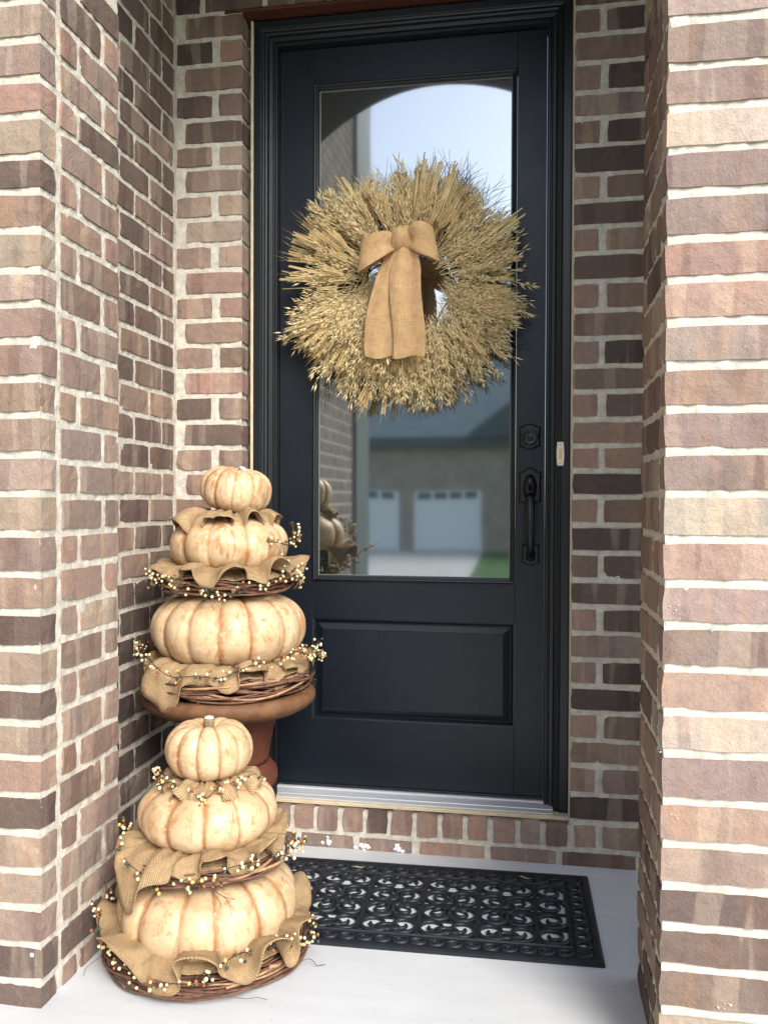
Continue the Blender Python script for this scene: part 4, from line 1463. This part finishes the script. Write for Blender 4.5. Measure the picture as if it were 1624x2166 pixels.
def flat_ring(rx, ry, rad, n=22, z=.0055, sq=.9):
    mb = MB()
    pts = [(rx * math.cos(2 * PI * i / n), ry * math.sin(2 * PI * i / n), z) for i in range(n + 1)]
    mb.tube(pts, rad, 6, caps=False)
    return mb
link = mat_part('link_ring', flat_ring(.0185, .0135, .0060))
link2 = mat_part('link_ring', flat_ring(.0090, .0065, .0040, 14))
nl = 19
for side in (-1, 1):
    for i in range(nl):
        xx = -ML / 2 + .045 + (ML - .09) * i / (nl - 1)
        mat_obj('link_ring', link, xx, side * (MW / 2 - .0435))
        if i % 2 == 0:
            mat_obj('link_bead', link2, xx, side * (MW / 2 - .0435), .001)
    for i in range(8):
        yy = -MW / 2 + .085 + (MW - .17) * i / 7
        mat_obj('link_ring', link, side * (ML / 2 - .0435), yy, 0, PI / 2, (1, 1.25, 1))
# thin webs that carry the links
webs = MB()
for side in (-1, 1):
    for yy in (.0262, .0608):
        webs.box(-ML / 2 + .02, ML / 2 - .02, side * (MW / 2 - yy) - .0042, side * (MW / 2 - yy) + .0042, .001, .007)
        webs.box(side * (ML / 2 - yy) - .0042, side * (ML / 2 - yy) + .0042, -MW / 2 + .07, MW / 2 - .07, .001, .007)
mat_obj('link_web', mat_part('link_web', webs, False))
def spiral(mirror):
    mb = MB()
    pts = []
    for i in range(30):
        t = i / 29
        a = -PI * .9 + t * 2 * PI * 1.45
        r = .0370 * (1 - t) ** .75 + .0085
        pts.append((mirror * (.037 - r * math.cos(a) * 1.0), r * math.sin(a) * .92, .0055 + .0008 * t))
    mb.tube(pts, [.0068 - .0018 * (i / 29) for i in range(30)], 6)
    return mb
scr = [mat_part('scroll', spiral(1)), mat_part('scroll', spiral(-1))]
PW = .1490
inX, inY = ML / 2 - .078, MW / 2 - .078
bar = MB(); bar.box(-.0055, .0055, -inY, inY, .001, .0100)
barm = mat_part('cross_bar', bar, False)
fring = mat_part('flower_ring', flat_ring(.0190, .0165, .0075, 24))
pet = MB()
for k in range(6):
    a = PI / 6 + k * PI / 3 + (PI / 6 if False else 0)
    a = k * PI / 3 + PI / 2
    pet.tube([(.018 * math.cos(a), .016 * math.sin(a), .005), (.050 * math.cos(a), .052 * math.sin(a), .005)], [.0085, .0070], 6)
petm = mat_part('flower_spokes', pet)
x = inX - .0745
cols = []
while x > -inX + .02:
    cols.append(x); x -= PW
for xc in cols:
    mat_obj('cross_bar', barm, xc, 0)
    for r in range(4):
        yy = -inY + inY * 2 * (r + .5) / 4
        for s_ in (0, 1):
            mat_obj('scroll', scr[s_], xc + (.004 if s_ == 0 else -.004), yy, 0, 0, (.93, (1 if r < 2 else -1) * 1.02, 1))
    xf = xc - PW / 2
    if xf > -inX + .04:
        for yy in (0,):
            mat_obj('flower_ring', fring, xf, yy)
            mat_obj('flower_spokes', petm, xf, yy)
        for yy in (-inY + .024, inY - .024):
            mat_obj('flower_ring', fring, xf, yy, 0, 0, (1.35, .8, 1))
wb = MB()
for xc in cols:
    for yy in (-inY * .5, 0, inY * .5):
        wb.box(xc - .076, xc + .076, yy - .0050, yy + .0050, .0008, .0055)
mat_obj('scroll_web', mat_part('scroll_web', wb, False))
# a few dry straw bits fallen on the mat
def bit(label, x, y, rot, L, bend):
    mb = MB()
    pts = []
    for i in range(7):
        t = i / 6 - .5
        pts.append((x + math.cos(rot) * L * t - math.sin(rot) * bend * (t * t * 4 - 1), y + math.sin(rot) * L * t + math.cos(rot) * bend * (t * t * 4 - 1), .0135 + .002 * math.sin(i)))
    mb.tube(pts, [.0004, .0009, .0014, .0015, .0013, .0008, .0003], 4)
    o = mb.build('dry_straw', 'leaf')
    tag(o, label, 'straw bit', 'dry straw bits fallen on the doormat')
bit('curved dry straw bit on the back border of the doormat near the pumpkins', -.50, 2.46, .3, .040, .006)
bit('curled dry straw bit on the back border at the far end of the doormat', -.02, 2.475, -.2, .036, .005)
